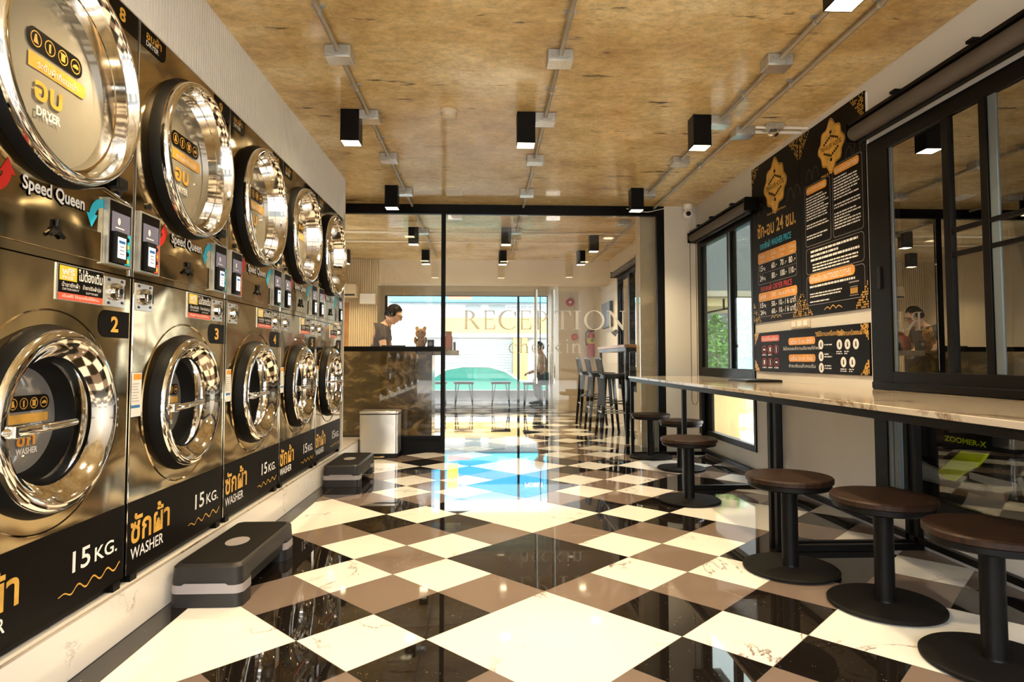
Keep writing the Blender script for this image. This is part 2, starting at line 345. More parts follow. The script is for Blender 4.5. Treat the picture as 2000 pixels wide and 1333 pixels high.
# flat lettering
_tc = {}
def text2d(s, bold=0.0):
    k = (s, bold)
    if k in _tc: return _tc[k]
    c = bpy.data.curves.new('tmp_text', 'FONT'); c.body = s; c.size = 1; c.resolution_u = 3; c.offset = bold; c.fill_mode = 'BOTH' if False else c.fill_mode
    o = bpy.data.objects.new('tmp_text', c); col.objects.link(o)
    dg = bpy.context.evaluated_depsgraph_get(); me = bpy.data.meshes.new_from_object(o.evaluated_get(dg))
    vs_ = [(v.co.x, v.co.y) for v in me.vertices]; fs = [tuple(p.vertices) for p in me.polygons]
    bpy.data.objects.remove(o); bpy.data.curves.remove(c); bpy.data.meshes.remove(me)
    xs = [v[0] for v in vs_] or [0]; ys = [v[1] for v in vs_] or [0]
    _tc[k] = (vs_, fs, min(xs), max(xs), min(ys), max(ys)); return _tc[k]
def text(mb, s, o, u, v, w, h=None, bold=0.012, off=0.0012):
    vs_, fs, x0, x1, y0, y1 = text2d(s, bold)
    sx = w / max(1e-6, x1 - x0); sy = h / max(1e-6, y1 - y0) if h else sx
    o, u, v = V3(o), V3(u), V3(v); n = u.cross(v)
    return mb.add([o + u * ((a - x0) * sx) + v * ((b - y0) * sy) + n * off for a, b in vs_], fs)
UL, UR, UF, VZ = (0, 1, 0), (0, -1, 0), (1, 0, 0), (0, 0, 1)   # text directions: left wall, right wall, frontal

# ------------------------------------------------------------------ floor: hopscotch of large and small tiles laid on the diagonal
U, TH, TX, TY = 0.3, 0.0158, 0.2356, 2.560
DA = (math.sin(PI/4 + TH), math.cos(PI/4 + TH)); DB = (-math.cos(PI/4 + TH), math.sin(PI/4 + TH))
KNOWN = {(0,-1):'G',(1,-1):'W',(0,-2):'B',(1,-2):'G',(2,1):'G',(3,1):'B',(2,0):'W',(3,0):'G',(4,0):'B',(4,1):'W',(5,1):'B',(4,-1):'G',(3,-1):'W',(2,-1):'G',(2,-2):'W',
         (-1,-3):'B',(0,-3):'W',(1,-3):'B',(-2,-3):'G',(-1,0):'G',(-1,1):'W',(-1,2):'G',(-1,3):'W',(-1,4):'G',(0,2):'W',(0,3):'G',(0,4):'B',(1,2):'G',(1,3):'B',(1,4):'W',
         (1,5):'B',(1,6):'G',(-2,0):'B',(-2,1):'G',(-2,2):'W',(-3,0):'W',(-3,1):'B',(-3,2):'G',(-3,-1):'B',(-3,-2):'G',(-4,-1):'G',(-4,0):'B'}
PAT = {((a + b) % 8, (a - b) % 6): c for (a, b), c in KNOWN.items()}
BIG = {}
for k in range(-30, 31):
    for m in range(-20, 21):
        BIG[(2*k + 3*m, 2*k - 3*m)] = 'B' if k % 2 == 0 else 'W'
BIGCELL = {(a + i, b + j) for (a, b) in BIG for i in (0, 1) for j in (0, 1)}
def clip(poly, rect):
    for ax, lim, sg in ((0, rect[0], 1), (0, rect[1], -1), (1, rect[2], 1), (1, rect[3], -1)):
        out = []
        for i in range(len(poly)):
            p, q = poly[i], poly[(i + 1) % len(poly)]
            dp, dq = (p[ax] - lim) * sg, (q[ax] - lim) * sg
            if dp >= 0: out.append(p)
            if dp * dq < 0:
                t = dp / (dp - dq); out.append((p[0] + (q[0] - p[0]) * t, p[1] + (q[1] - p[1]) * t))
        poly = out
        if len(poly) < 3: return []
    return poly
def make_floor():
    mb = MB(); rnd = []
    rects = [(-1.10, XR, -1.7, YP + 0.1), (-2.6, XR, YP + 0.1, YE)]
    def tile(a, b, n, key):
        g = 0.0012
        cs = [(a + g/U, b + g/U), (a + n - g/U, b + g/U), (a + n - g/U, b + n - g/U), (a + g/U, b + n - g/U)]
        P = [(TX + U * (x * DA[0] + y * DB[0]), TY + U * (x * DA[1] + y * DB[1])) for x, y in cs]
        for rc in rects:
            q = clip(P, rc)
            if len(q) >= 3:
                mb.use(key).add([(x, y, 0.0) for x, y in q], [list(range(len(q)))]); rnd.append(random.random())
    K = {'W': 'tile_white', 'G': 'tile_grey', 'B': 'tile_black'}
    for (a, b), c in BIG.items(): tile(a, b, 2, K[c])
    for a in range(-45, 60):
        for b in range(-45, 60):
            if (a, b) in BIGCELL: continue
            tile(a, b, 1, K[PAT.get(((a + b) % 8, (a - b) % 6), 'G')])
    # dark border strip along the plinth
    y = -1.7
    while y < YP:
        mb.use('tile_black').add([(XP - 0.02, y + 0.001, 0), (-1.102, y + 0.001, 0), (-1.102, min(y + 0.6, YP) - 0.001, 0), (XP - 0.02, min(y + 0.6, YP) - 0.001, 0)], [(0, 1, 2, 3)]); rnd.append(random.random()); y += 0.6
    mb.use('grout').add([(-2.7, -1.75, -0.0006), (XR + 0.05, -1.75, -0.0006), (XR + 0.05, YE, -0.0006), (-2.7, YE, -0.0006)], [(0, 1, 2, 3)]); rnd.append(0.5)
    o = mb.build('floor', smooth=False)
    at = o.data.attributes.new('tile_rand', 'FLOAT', 'FACE')
    for i, r in enumerate(rnd): at.data[i].value = r
    struct(o)
make_floor()

# ------------------------------------------------------------------ room shell
struct(MB().box(-2.75, XR + 0.25, -1.75, YE + 0.25, CZ, CZ + 0.18).build('ceiling', 'ceiling', smooth=False))
struct(MB().box(XW - 0.1, XW, -1.75, YP, 0, CZ).build('wall_left', 'wall'))
# right wall with two tall window openings
W1, W2 = (4.93, 6.25), (1.45, 3.40)                  # openings along Y
ZLO, ZHI = 0.19, 2.09
WP = []
for y0, y1 in ((-1.75, W2[0]), (W2[1], W1[0]), (W1[1], YP + 0.3)): WP.append((y0, y1, 0, CZ))
for y0, y1 in (W2, W1): WP += [(y0, y1, 0, ZLO), (y0, y1, ZHI if y0 > 4 else 2.12, CZ)]
for y0, y1, z0, z1 in WP: struct(MB().box(XR, XR + (0.05 if y0 > 6 else 0.16), y0, y1, z0, z1).build('wall_right', 'wall'))
struct(MB().box(1.81, XR, YP - 0.03, YP + 0.16, 0, CZ).build('wall_back', 'wall'))
# far room
for b_ in ((XRF, XR + 0.16, YP + 0.3, 7.75, 0, CZ), (1.63, XRF, 6.62, 6.82, 0, CZ), (XRF, XR + 0.16, 7.75, 9.25, 0, 0.5), (XRF, XR + 0.16, 7.75, 9.25, 2.15, CZ), (XRF, XR + 0.16, 9.25, 11.4, 0, CZ)): struct(MB().box(*b_).build('wall_right', 'cream'))
struct(MB().box(1.31, XR + 0.16, 11.4, YE + 0.1, 0, CZ).build('wall_back', 'cream'))
struct(MB().box(-2.75, XRF, YB, YB + 0.25, 2.10, CZ).build('trim_1', 'cream'))
struct(MB().box(-2.75, 1.31, YE, YE + 0.16, 2.27, CZ).box(-2.75, -2.13, YE, YE + 0.16, 0, 2.27).build('wall_front', 'cream'))
struct(MB().box(-2.85, -2.75, YP, YE + 0.16, 0, CZ).build('wall_left', 'cream'))
rb = MB(); x = -2.75
while x < -1.70: rb.box(x, x + 0.020, YB - 0.045, YB - 0.02, 0, CZ - 0.001); rb.box(x + 0.020, x + 0.034, YB - 0.03, YB - 0.02, 0, CZ - 0.001); x += 0.034
rb.box(-2.75, -1.68, YB - 0.02, YB + 0.0, 0, 2.10); rb.box(-1.70, -1.68, YB - 0.05, YB, 0, CZ - 0.001)
struct(rb.build('wall_back', 'creamrib', smooth=False))
struct(MB().box(1.29, 1.31, 11.385, 11.40, 0, 0.1).box(1.31, XRF, 11.385, 11.4, 0, 0.10).build('baseboard_back', 'cream'))

# plinth under the machines
pl = MB(); pl.box(XW, XP, -1.7, YP - 0.03, 0, 0.160); struct(pl.build('baseboard_left', 'plinth', bevel=0.003))
struct(MB().box(XP - 0.004, XP + 0.001, -1.7, YP - 0.03, 0.1602, 0.166).build('trim_2', 'counter'))

# ribbed white panel above the machines and its end return
rp = MB(); y = -1.7
rp.box(XM - 0.05, XM - 0.004, -1.7, 5.44, 2.125, CZ)
while y < 5.42: rp.box(XM - 0.004, XM, y, y + 0.016, 2.125, CZ); y += 0.022
rp.box(XM - 0.012, XM + 0.002, -1.7, 5.44, 2.118, 2.126)
struct(rp.build('trim_3', 'rib', smooth=False))
struct(MB().box(XW, XM + 0.012, 5.425, 5.445, 0.16, CZ).build('wall_left', 'wall'))

# glass partition frame, fixed panes and doors
fm = MB()
fm.box(-2.0, 1.81, YP - 0.03, YP + 0.03, 2.383, CZ)                 # head
fm.box(1.734, 1.81, YP - 0.03, YP + 0.03, 0, 2.383)                # right jamb
fm.box(-0.45, -0.408, YP - 0.03, YP + 0.03, 0, 2.383)              # post
fm.box(-2.0, -0.45, YP - 0.025, YP + 0.025, 1.0, 1.05)             # mid rail
fm.box(-2.0, -0.45, YP - 0.025, YP + 0.025, 0.128, 0.165)          # bottom rail
fm.box(-1.19, -0.45, YP - 0.015, YP + 0.02, 0, 0.128)              # kick board
struct(fm.build('trim_4', 'frame', bevel=0.002))
g = MB().box(-2.0, -0.45, YP - 0.005, YP + 0.005, 1.05, 2.383).box(-2.0, -0.45, YP - 0.005, YP + 0.005, 0.165, 1.0).box(1.562, 1.734, YP - 0.005, YP + 0.005, 0.01, 2.383)
struct(g.build('window_1', 'glass', smooth=False))
for nm, x0, x1, hx in (('door_1', -0.405, 0.585, 0.50), ('door_2', 0.589, 1.558, 0.675)):
    d = struct(MB().box(x0, x1, YP - 0.006, YP + 0.006, 0.012, 2.378).build(nm, 'glass', smooth=False))
    h = MB()
    for sy in (-0.045, 0.045):
        h.tube([(hx, YP + sy, 0.68), (hx, YP + sy, 1.62)], 0.014, 12)
    for z in (0.82, 1.48): h.tube([(hx, YP - 0.045, z), (hx, YP + 0.045, z)], 0.008, 8)
    hh = h.build('handle', 'chrome', d); hh['label'] = 'tall polished tubular pull handle'
    pf = MB().box(x0 + 0.02, x0 + 0.16, YP - 0.012, YP + 0.012, 2.33, 2.375).build('patch_fitting', 'chrome', d)

# white serif lettering on the doors
def serif(mb, ch, x, z, w, h, y):
    def P(pts): mb.flat([(x + a * w, z + b * h) for a, b in pts], (0, y, 0), UF, VZ)
    def R(x0, z0, x1, z1): P([(x0, z0), (x1, z0), (x1, z1), (x0, z1)])
    def A(c, r, c2, r2, a0, a1, n=22):
        for k in range(n):
            t0, t1 = math.radians(a0 + (a1 - a0) * k / n), math.radians(a0 + (a1 - a0) * (k + 1) / n)
            P([(c[0] + r[0]*math.cos(t0), c[1] + r[1]*math.sin(t0)), (c[0] + r[0]*math.cos(t1), c[1] + r[1]*math.sin(t1)),
               (c2[0] + r2[0]*math.cos(t1), c2[1] + r2[1]*math.sin(t1)), (c2[0] + r2[0]*math.cos(t0), c2[1] + r2[1]*math.sin(t0))])
    if ch in 'REP':
        R(.12, 0, .26, 1); R(0, 0, .38, .035); R(0, .965, .3, 1)
    if ch == 'R':
        A((.26, .735), (.42, .265), (.26, .735), (.27, .225), 90, -90); P([(.40, .50), (.56, .50), (.98, .035), (1, 0), (.80, 0)])
    if ch == 'P': A((.26, .70), (.62, .30), (.26, .70), (.44, .26), 90, -90)
    if ch == 'E':
        R(.2, .955, .9, 1); P([(.9, 1), (.93, .76), (.88, .76), (.78, .957)]); R(.25, .5, .72, .545); P([(.70, .62), (.74, .62), (.74, .42), (.70, .42)])
        R(.3, 0, .92, .045); P([(.92, 0), (1, .26), (.95, .26), (.8, .04)])
    if ch == 'C':
        A((.54, .5), (.54, .52), (.58, .5), (.42, .475), 42, 318, 40); P([(.90, .66), (.95, .66), (.95, .98), (.91, .98), (.84, .84)])
    if ch == 'T':
        R(.42, 0, .58, 1); R(.26, 0, .74, .035); R(.04, .955, .96, 1)
        P([(.03, 1), (0, .72), (.05, .72), (.16, .957)]); P([(.97, 1), (.84, .957), (.95, .72), (1, .72)])
    if ch == 'I': R(.30, 0, .70, 1); R(0, 0, 1, .035); R(0, .965, 1, 1)
    if ch == 'O': A((.5, .5), (.5, .52), (.5, .5), (.37, .48), 0, 360, 48)
    if ch == 'N':
        R(.15, 0, .21, .97); R(.02, 0, .34, .035); P([(.0, 1), (.24, 1), (.87, .16), (.87, -.03), (.82, -.03), (.12, .965), (0, .965)]); R(.82, -.02, .88, 1); R(.70, .965, 1, 1)
    # lower case, x height .63
    if ch in 'hk': R(.14, 0, .30, 1); R(0, 0, .42, .03); P([(0, .95), (.14, .97), (.30, 1.03), (.30, .97)])
    if ch in 'in':
        s0 = .32 if ch == 'i' else .12
        R(s0, 0, s0 + (.34 if ch == 'i' else .17), .62); R(s0 - .14, 0, s0 + (.5 if ch == 'i' else .30), .03); P([(s0 - .14, .58), (s0, .60), (s0 + .17, .66), (s0 + .17, .60)])
    if ch == 'i': A((.5, .86), (.26, .075), (.5, .86), (.001, .001), 0, 360, 16)
    if ch in 'hn':
        A((.55, .38), (.29, .26), (.53, .37), (.15, .20), 160, 0); R(.68, 0, .84, .39); R(.56, 0, .98, .03)
    if ch == 'k': P([(.30, .30), (.74, .60), (.86, .60), (.42, .30)]); P([(.36, .36), (.52, .36), (.98, .03), (1, 0), (.74, 0)]); R(.62, .60, .98, .63)
    if ch in 'ce':
        A((.54, .31), (.52, .325), (.58, .31), (.38, .285), (40 if ch == 'c' else 8), 320, 36)
        if ch == 'c': A((.84, .50), (.10, .06), (.84, .50), (.001, .001), 0, 360, 12)
        else: R(.14, .31, 1.0, .345)
k_ = 6.34 / 1238.5
LX = lambda px: (px - 949.3) * k_
lt = thing('door_lettering', 'white serif RECEPTION check in lettering on the glass doors', 'sign', (0, 0, 0))
for z, h, row in ((1.222, 0.190, (('R', 904, 938), ('E', 944, 968), ('C', 973, 1010), ('E', 1015, 1039), ('P', 1047, 1073), ('T', 1082, 1117), ('I', 1121, 1136), ('O', 1142, 1183), ('N', 1187, 1225))),
                  (0.985, 0.150, (('c', 993, 1010), ('h', 1013, 1035), ('e', 1038, 1054), ('c', 1057, 1074), ('k', 1077, 1098), ('i', 1105, 1113), ('n', 1116, 1138)))):
    for ch, a, b in row:
        m = MB(); serif(m, ch, LX(a), z, LX(b) - LX(a), h, YP - 0.0075); m.build('letter', 'letter', lt, smooth=False)

# ------------------------------------------------------------------ right wall windows
def bars(mb, y0, y1, z0, z1, x0=XR - 0.012, x1=XR + 0.05): mb.box(x0, x1, y0, y1, z0, z1)
f2 = MB().use('frame')
bars(f2, 3.225, 3.40, 0.72, 2.12); bars(f2, 3.29, 3.40, ZLO, 0.72); bars(f2, 1.45, 1.51, ZLO, 2.12); bars(f2, 1.51, 3.225, 2.04, 2.12); bars(f2, 1.51, 3.225, 0.70, 0.857)
bars(f2, 1.51, 3.29, ZLO, 0.255); bars(f2, 2.785, 2.83, 0.857, 2.04); bars(f2, 2.565, 2.605, 0.857, 2.04)
for z0, z1 in ((1.498, 1.520), (1.388, 1.410)): bars(f2, 1.51, 2.565, z0, z1, XR - 0.008, XR + 0.03); bars(f2, 2.605, 2.785, z0, z1, XR - 0.008, XR + 0.03)
f2.box(XR - 0.03, XR - 0.012, 1.45, 3.38, 0.765, 0.80)
w2 = struct(f2.build('window_2', bevel=0.002))
al = MB(); bars(al, 2.52, 2.563, 0.857, 2.04, XR - 0.004, XR + 0.07); bars(al, 3.205, 3.224, 0.857, 2.04, XR - 0.004, XR + 0.07); bars(al, 3.205, 3.245, 0.255, 0.70, XR - 0.004, XR + 0.08); bars(al, 3.25, 3.289, 0.255, 0.70, XR - 0.006, XR + 0.08)
a_ = al.build('aluminium_track', 'alu', w2, bevel=0.002); a_['label'] = 'blue grey aluminium sash track'
for y0, y1, z0, z1 in ((2.83, 3.205, 0.857, 2.04), (2.605, 2.785, 0.857, 2.04), (1.51, 2.52, 0.857, 2.04), (1.51, 3.205, 0.255, 0.70)):
    MB().box(XR + 0.002, XR + 0.008, y0, y1, z0, z1).build('pane', 'winglass' if z0 > 0.5 else 'lowglass', w2, smooth=False)
lk = MB().box(XR - 0.02, XR - 0.012, 3.30, 3.325, 1.30, 1.42).build('latch', 'black', w2)
f1 = MB().use('frame')
bars(f1, 6.15, 6.25, ZLO, ZHI); bars(f1, 4.93, 4.97, ZLO, ZHI); bars(f1, 4.97, 6.15, 2.035, ZHI); bars(f1, 4.97, 6.15, 0.70, 0.842); bars(f1, 4.97, 6.15, ZLO, 0.24); bars(f1, 5.40, 5.47, 0.842, 2.035)
bars(f1, 5.47, 5.52, 0.842, 2.035, XR + 0.02); bars(f1, 6.0, 6.15, 0.24, 0.70, XR + 0.02)
f1.box(XR + 0.02, XR + 0.05, 5.52, 6.15, 1.37, 1.385)
w1 = struct(f1.build('window_3', bevel=0.002))
al = MB(); bars(al, 5.40, 5.43, 0.842, 2.035, XR - 0.014, XR - 0.011); a_ = al.build('aluminium_track', 'alu', w1)
MB().box(XR - 0.02, XR - 0.012, 5.535, 5.565, 1.36, 1.46).build('latch', 'black', w1)
for y0, y1, z0, z1 in ((5.52, 6.15, 0.842, 2.035), (4.97, 5.40, 0.842, 2.035), (4.97, 6.0, 0.24, 0.70)):
    MB().box(XR + 0.002, XR + 0.008, y0, y1, z0, z1).build('pane', 'midglass' if z0 > 0.5 else 'lowglass', w1, smooth=False)
# white strip between poster and near window
struct(MB().box(XR - 0.006, XR, 3.400, 3.412, 0.80, 2.42).build('trim_5', 'rib'))

# roller blinds over the two windows
def blind(y0, y1, z, label, chain):
    t = thing('roller_blind', label, 'blind', (XR - 0.07, (y0 + y1) / 2, z), 0, 'rolled-up blinds above the windows')
    L = (y1 - y0) / 2
    MB().lathe([(0.0, -L), (0.040, -L), (0.040, L), (0.0, L)], (0, 0, 0), 'y', 24).build('roller', 'blind', t)
    br = MB()
    for s in (-1, 1): br.box(-0.045, 0.055, s * (L + 0.006) - 0.005, s * (L + 0.006) + 0.005, -0.05, 0.05)
    br.box(-0.03, 0.055, -L, L, 0.044, 0.062)
    for q in (-0.6, 0.1, 0.6): br.box(-0.045, 0.05, q * L - 0.02, q * L + 0.02, 0.062, 0.075)
    br.build('bracket', 'frame', t)
    MB().lathe([(0.0, -L + 0.02), (0.012, -L + 0.02), (0.012, L - 0.02), (0.0, L - 0.02)], (0.02, 0, -0.050), 'y', 12).build('hem_bar', 'frame', t)
    if chain:
        P = [(-0.02, L + 0.012, 0.0)] + [(-0.02, L + 0.012, -0.3 * k) for k in range(1, 6)] + [(-0.02, L + 0.012, -1.62), (-0.005, L + 0.012, -1.66), (0.025, L + 0.012, -1.66), (0.04, L + 0.012, -1.62)] + [(0.04, L + 0.012, -0.3 * k) for k in range(5, -1, -1)]
        MB().tube(P, 0.0028, 6).build('pull_chain', 'darkgrey', t)
blind(4.84, 6.22, 2.135, 'taupe roller blind with a hanging chain above the far window', True)
blind(1.40, 3.42, 2.185, 'taupe roller blind above the near window, right of the notice boards', False)

# ------------------------------------------------------------------ boards on the right wall
BX = XR - 0.012
def RB(y, z): return (BX, y, z)
def txt(mb, s, yl, z, w, h, key, bold=0.012): mb.use(key); text(mb, s, RB(yl, z), UR, VZ, w, h, bold, 0.0012)
def rect(mb, yl, z, w, h, key, r=0.0, off=0.0006):
    mb.use(key); mb.flat(rrect(w, h, r, 4) if r else [(0, 0), (w, 0), (w, h), (0, h)], RB(yl, z), UR, VZ, off)
def outline(mb, yl, z, w, h, r, t, key):
    mb.use(key); A = rrect(w, h, r, 5); B = [(t + p[0] * (w - 2*t) / w, t + p[1] * (h - 2*t) / h) for p in A]
    for i in range(len(A)):
        j = (i + 1) % len(A); mb.flat([A[i], A[j], B[j], B[i]], RB(yl, z), UR, VZ, 0.0007)
def lines(mb, yl, z1, w, n, dz, h, key, seed, indent=0.0):
    rr = random.Random(seed); mb.use(key)
    for i in range(n):
        L = w * (rr.uniform(0.45, 1.0) if rr.random() < 0.45 else rr.uniform(0.85, 1.0)); x = indent
        if rr.random() < 0.12: continue
        while x < L:
            a = rr.uniform(0.012, 0.05); mb.flat([(x, 0), (min(L, x + a), 0), (min(L, x + a), h), (x, h)], RB(yl, z1 - i * dz), UR, VZ, 0.0008); x += a + 0.006
def corner(mb, y, z, sx, sz):
    mb.use('gold'); rr = random.Random(int(y * 100 + z * 10))
    for i in range(11):
        for j in range(11 - i):
            if rr.random() < 0.62:
                a = 0.012 * i * sx; b = 0.014 * j * sz
                mb.flat(ell(a, b, 0.0046, 0.006, 7) if sx > 0 else ell(a, b, 0.0046, 0.006, 7), RB(y, z), UR, VZ, 0.0009)
def badge(mb, yc, zc, s):
    pts = []
    for k in range(64):
        a = 2 * PI * k / 64; r = 1 + 0.09 * math.cos(8 * a) + 0.10 * math.cos(4 * a + 0.2) * (abs(math.sin(a)))
        pts.append((r * math.cos(a) * 0.16 * s, r * math.sin(a) * 0.165 * s))
    rim = [(p[0] * 1.07, p[1] * 1.07) for p in pts]
    mb.use('gold'); mb.flat(rim, RB(yc, zc), UR, VZ, 0.0007)
    mb.use('film'); mb.flat([(p[0] * 1.03, p[1] * 1.03) for p in pts], RB(yc, zc), UR, VZ, 0.0009)
    mb.use('gold'); mb.flat(pts, RB(yc, zc), UR, VZ, 0.0011)
    mb.use('film'); text(mb, 'TRAVELIER HOSTEL', RB(yc + 0.145 * s, zc - 0.016 * s), UR, VZ, 0.29 * s, 0.036 * s, 0.012, 0.0014)
    for sg in (1, -1):
        for k in range(-4, 5):
            q = 0.075 * s * sg - sg * 0.010 * abs(k) * s
            mb.flat(ell(-k * 0.023 * s, q, 0.012 * s, 0.010 * s, 10), RB(yc, zc), UR, VZ, 0.0014)
        mb.flat(ell(0, 0.105 * s * sg, 0.016 * s, 0.014 * s, 12), RB(yc, zc), UR, VZ, 0.0014)
    for sg in (-1, 1):                                                 # faint pairs of arched ornaments beside the badge
        for dx in (0.23, 0.33):
            mb.use('darkgrey'); cx = sg * dx * s
            for k in range(14):
                a0, a1 = PI * k / 14, PI * (k + 1) / 14
                mb.flat([(cx + 0.045*s*math.cos(a0), -0.17*s + 0.09*s*math.sin(a0)), (cx + 0.045*s*math.cos(a1), -0.17*s + 0.09*s*math.sin(a1)), (cx + 0.037*s*math.cos(a1), -0.17*s + 0.08*s*math.sin(a1)), (cx + 0.037*s*math.cos(a0), -0.17*s + 0.08*s*math.sin(a0))], RB(yc, zc), UR, VZ, 0.0008)
def flourish(mb, yc, z, w):
    mb.use('gold'); n = 30; P = [(-w/2 + w*k/n, 0.022 * abs(math.sin(PI * 3 * k / n)) * (1 - abs(2*k/n - 1) * 0.5)) for k in range(n + 1)]
    for a, b in zip(P, P[1:]): mb.flat([a, b, (b[0], b[1] + 0.006), (a[0], a[1] + 0.006)], RB(yc, z), UR, VZ, 0.0008)
# price board, far (left) half
b1 = MB().use('film'); b1.box(BX, XR - 0.002, 4.160, 4.925, 1.205, 2.43)
badge(b1, 4.52, 2.20, 1.0)
txt(b1, 'Wash & Dry 24 Hours', 4.66, 1.995, 0.30, 0.022, 'gold')
txt(b1, 'ซัก-อบ 24 ชม.', 4.83, 1.855, 0.61, 0.115, 'gold', 0.02)
txt(b1, 'ราคาซักผ้า WASHER PRICE', 4.79, 1.765, 0.50, 0.058, 'cyan')
rect(b1, 4.83, 1.655, 0.61, 0.085, 'orange', 0.02)
for i, (s, x) in enumerate((('ขนาดถัง', .03), ('น้ำเย็น', .22), ('น้ำอุ่น', .36), ('น้ำร้อน', .50))): txt(b1, s, 4.83 - x, 1.695, 0.09, 0.03, 'white', 0.0); txt(b1, 'size' if i == 0 else 'water', 4.83 - x - 0.02, 1.668, 0.05, 0.014, 'white', 0.0)
for i, row in enumerate((('15', '60', '70', '80'), ('24', '80', '100', '110'))):
    z = 1.595 - i * 0.075
    for j, q in enumerate(row): txt(b1, q, 4.83 - (0.03, .23, .37, .50)[j], z, 0.052 if len(q) < 3 else 0.066, 0.045, 'white', 0.02)
    txt(b1, 'Kg', 4.83 - 0.09, z, 0.038, 0.03, 'white')
    for j in (1, 2, 3): txt(b1, '.-', 4.83 - (0.0, .29, .44, .57)[j], z + 0.004, 0.025, 0.02, 'white')
outline(b1, 4.83, 1.495, 0.61, 0.16, 0.02, 0.003, 'midgrey'); rect(b1, 4.83, 1.578, 0.61, 0.002, 'midgrey')
txt(b1, 'ราคาอบผ้า DRYER PRICE', 4.79, 1.685 - 0.245, 0.50, 0.050, 'red')
rect(b1, 4.83, 1.365, 0.61, 0.065, 'orange', 0.02)
for s, x, ww in (('ขนาดถัง', .03, .10), ('ราคา', .22, .07), ('เพิ่มเวลา EXTRA TIME', .34, .24)): txt(b1, s, 4.83 - x, 1.385, ww, 0.03, 'white', 0.0)
for i, row in enumerate((('15', '50'), ('24', '60'))):
    z = 1.315 - i * 0.055
    txt(b1, row[0], 4.80, z, 0.052, 0.038, 'white', 0.02); txt(b1, 'Kg', 4.74, z, 0.036, 0.028, 'white')
    txt(b1, row[1] + '.-', 4.61, z, 0.085, 0.038, 'white', 0.015); txt(b1, '10.- / 6 นาที', 4.49, z, 0.25, 0.045, 'white', 0.012)
outline(b1, 4.83, 1.245, 0.61, 0.12, 0.02, 0.003, 'midgrey')
flourish(b1, 4.54, 1.222, 0.17)
for y, z, sx, sz in ((4.915, 2.42, 1, -1), (4.17, 2.42, -1, -1), (4.915, 1.215, 1, 1), (4.17, 1.215, -1, 1)): corner(b1, y, z, sx, sz)
tag(b1.build('price_board', smooth=False), 'black notice board with gold badge and washer and dryer price tables, left of the pair', 'notice board', 'black boards on the right wall')
# rules board, near (right) half
b2 = MB().use('film'); b2.box(BX, XR - 0.002, 3.413, 4.155, 1.205, 2.43)
badge(b2, 3.76, 2.235, 0.82)
txt(b2, 'Wash & Dry 24 Hours', 3.88, 2.06, 0.24, 0.018, 'gold')
outline(b2, 4.09, 1.66, 0.31, 0.40, 0.02, 0.003, 'midgrey'); outline(b2, 3.755, 1.66, 0.31, 0.44, 0.02, 0.003, 'midgrey')
rect(b2, 4.07, 2.0, 0.25, 0.05, 'orange', 0.02); txt(b2, 'กฎการใช้ SERVICE RULES', 4.06, 2.013, 0.22, 0.026, 'white', 0.0)
rect(b2, 3.735, 2.04, 0.26, 0.05, 'orange', 0.02); txt(b2, 'ข้อควรระวัง CAUTION', 3.725, 2.053, 0.23, 0.026, 'white', 0.0)
lines(b2, 4.075, 1.975, 0.275, 17, 0.018, 0.008, 'white', 3); lines(b2, 3.74, 2.015, 0.275, 19, 0.018, 0.008, 'white', 4)
outline(b2, 4.09, 1.475, 0.645, 0.17, 0.025, 0.003, 'midgrey'); lines(b2, 4.05, 1.612, 0.57, 3, 0.028, 0.014, 'white', 5, 0.02); lines(b2, 4.04, 1.528, 0.55, 3, 0.019, 0.009, 'white', 6, 0.03)
outline(b2, 4.09, 1.272, 0.645, 0.19, 0.025, 0.003, 'midgrey'); rect(b2, 4.06, 1.41, 0.52, 0.062, 'orange', 0.03)
txt(b2, 'ผ้าค้างเครื่อง UNATTENDED CLOTHES', 4.04, 1.418, 0.46, 0.046, 'white', 0.008)
lines(b2, 4.05, 1.385, 0.52, 2, 0.022, 0.013, 'white', 8); lines(b2, 4.05, 1.34, 0.41, 4, 0.017, 0.008, 'white', 9)
b2.use('midgrey')
for q in ((0, 0, .09, .004), (0.008, .05, .074, .004), (-.004, .075, .10, .008)): b2.flat([(q[0], q[1]), (q[0]+q[2], q[1]), (q[0]+q[2], q[1]+q[3]), (q[0], q[1]+q[3])], RB(3.60, 1.29), UR, VZ, 0.0008)
b2.use('gold')
for k in range(6): b2.flat([(0.010+k*.0125, .012), (0.018+k*.0125, .012), (0.018+k*.0125, .045), (0.010+k*.0125, .045)], RB(3.60, 1.29), UR, VZ, 0.0008)
flourish(b2, 3.78, 1.228, 0.20)
for y, z, sx, sz in ((4.145, 2.42, 1, -1), (3.423, 2.42, -1, -1), (4.145, 1.215, 1, 1), (3.423, 1.215, -1, 1)): corner(b2, y, z, sx, sz)
tag(b2.build('rules_board', smooth=False), 'black notice board with gold badge and white rule text, right of the pair', 'notice board', 'black boards on the right wall')
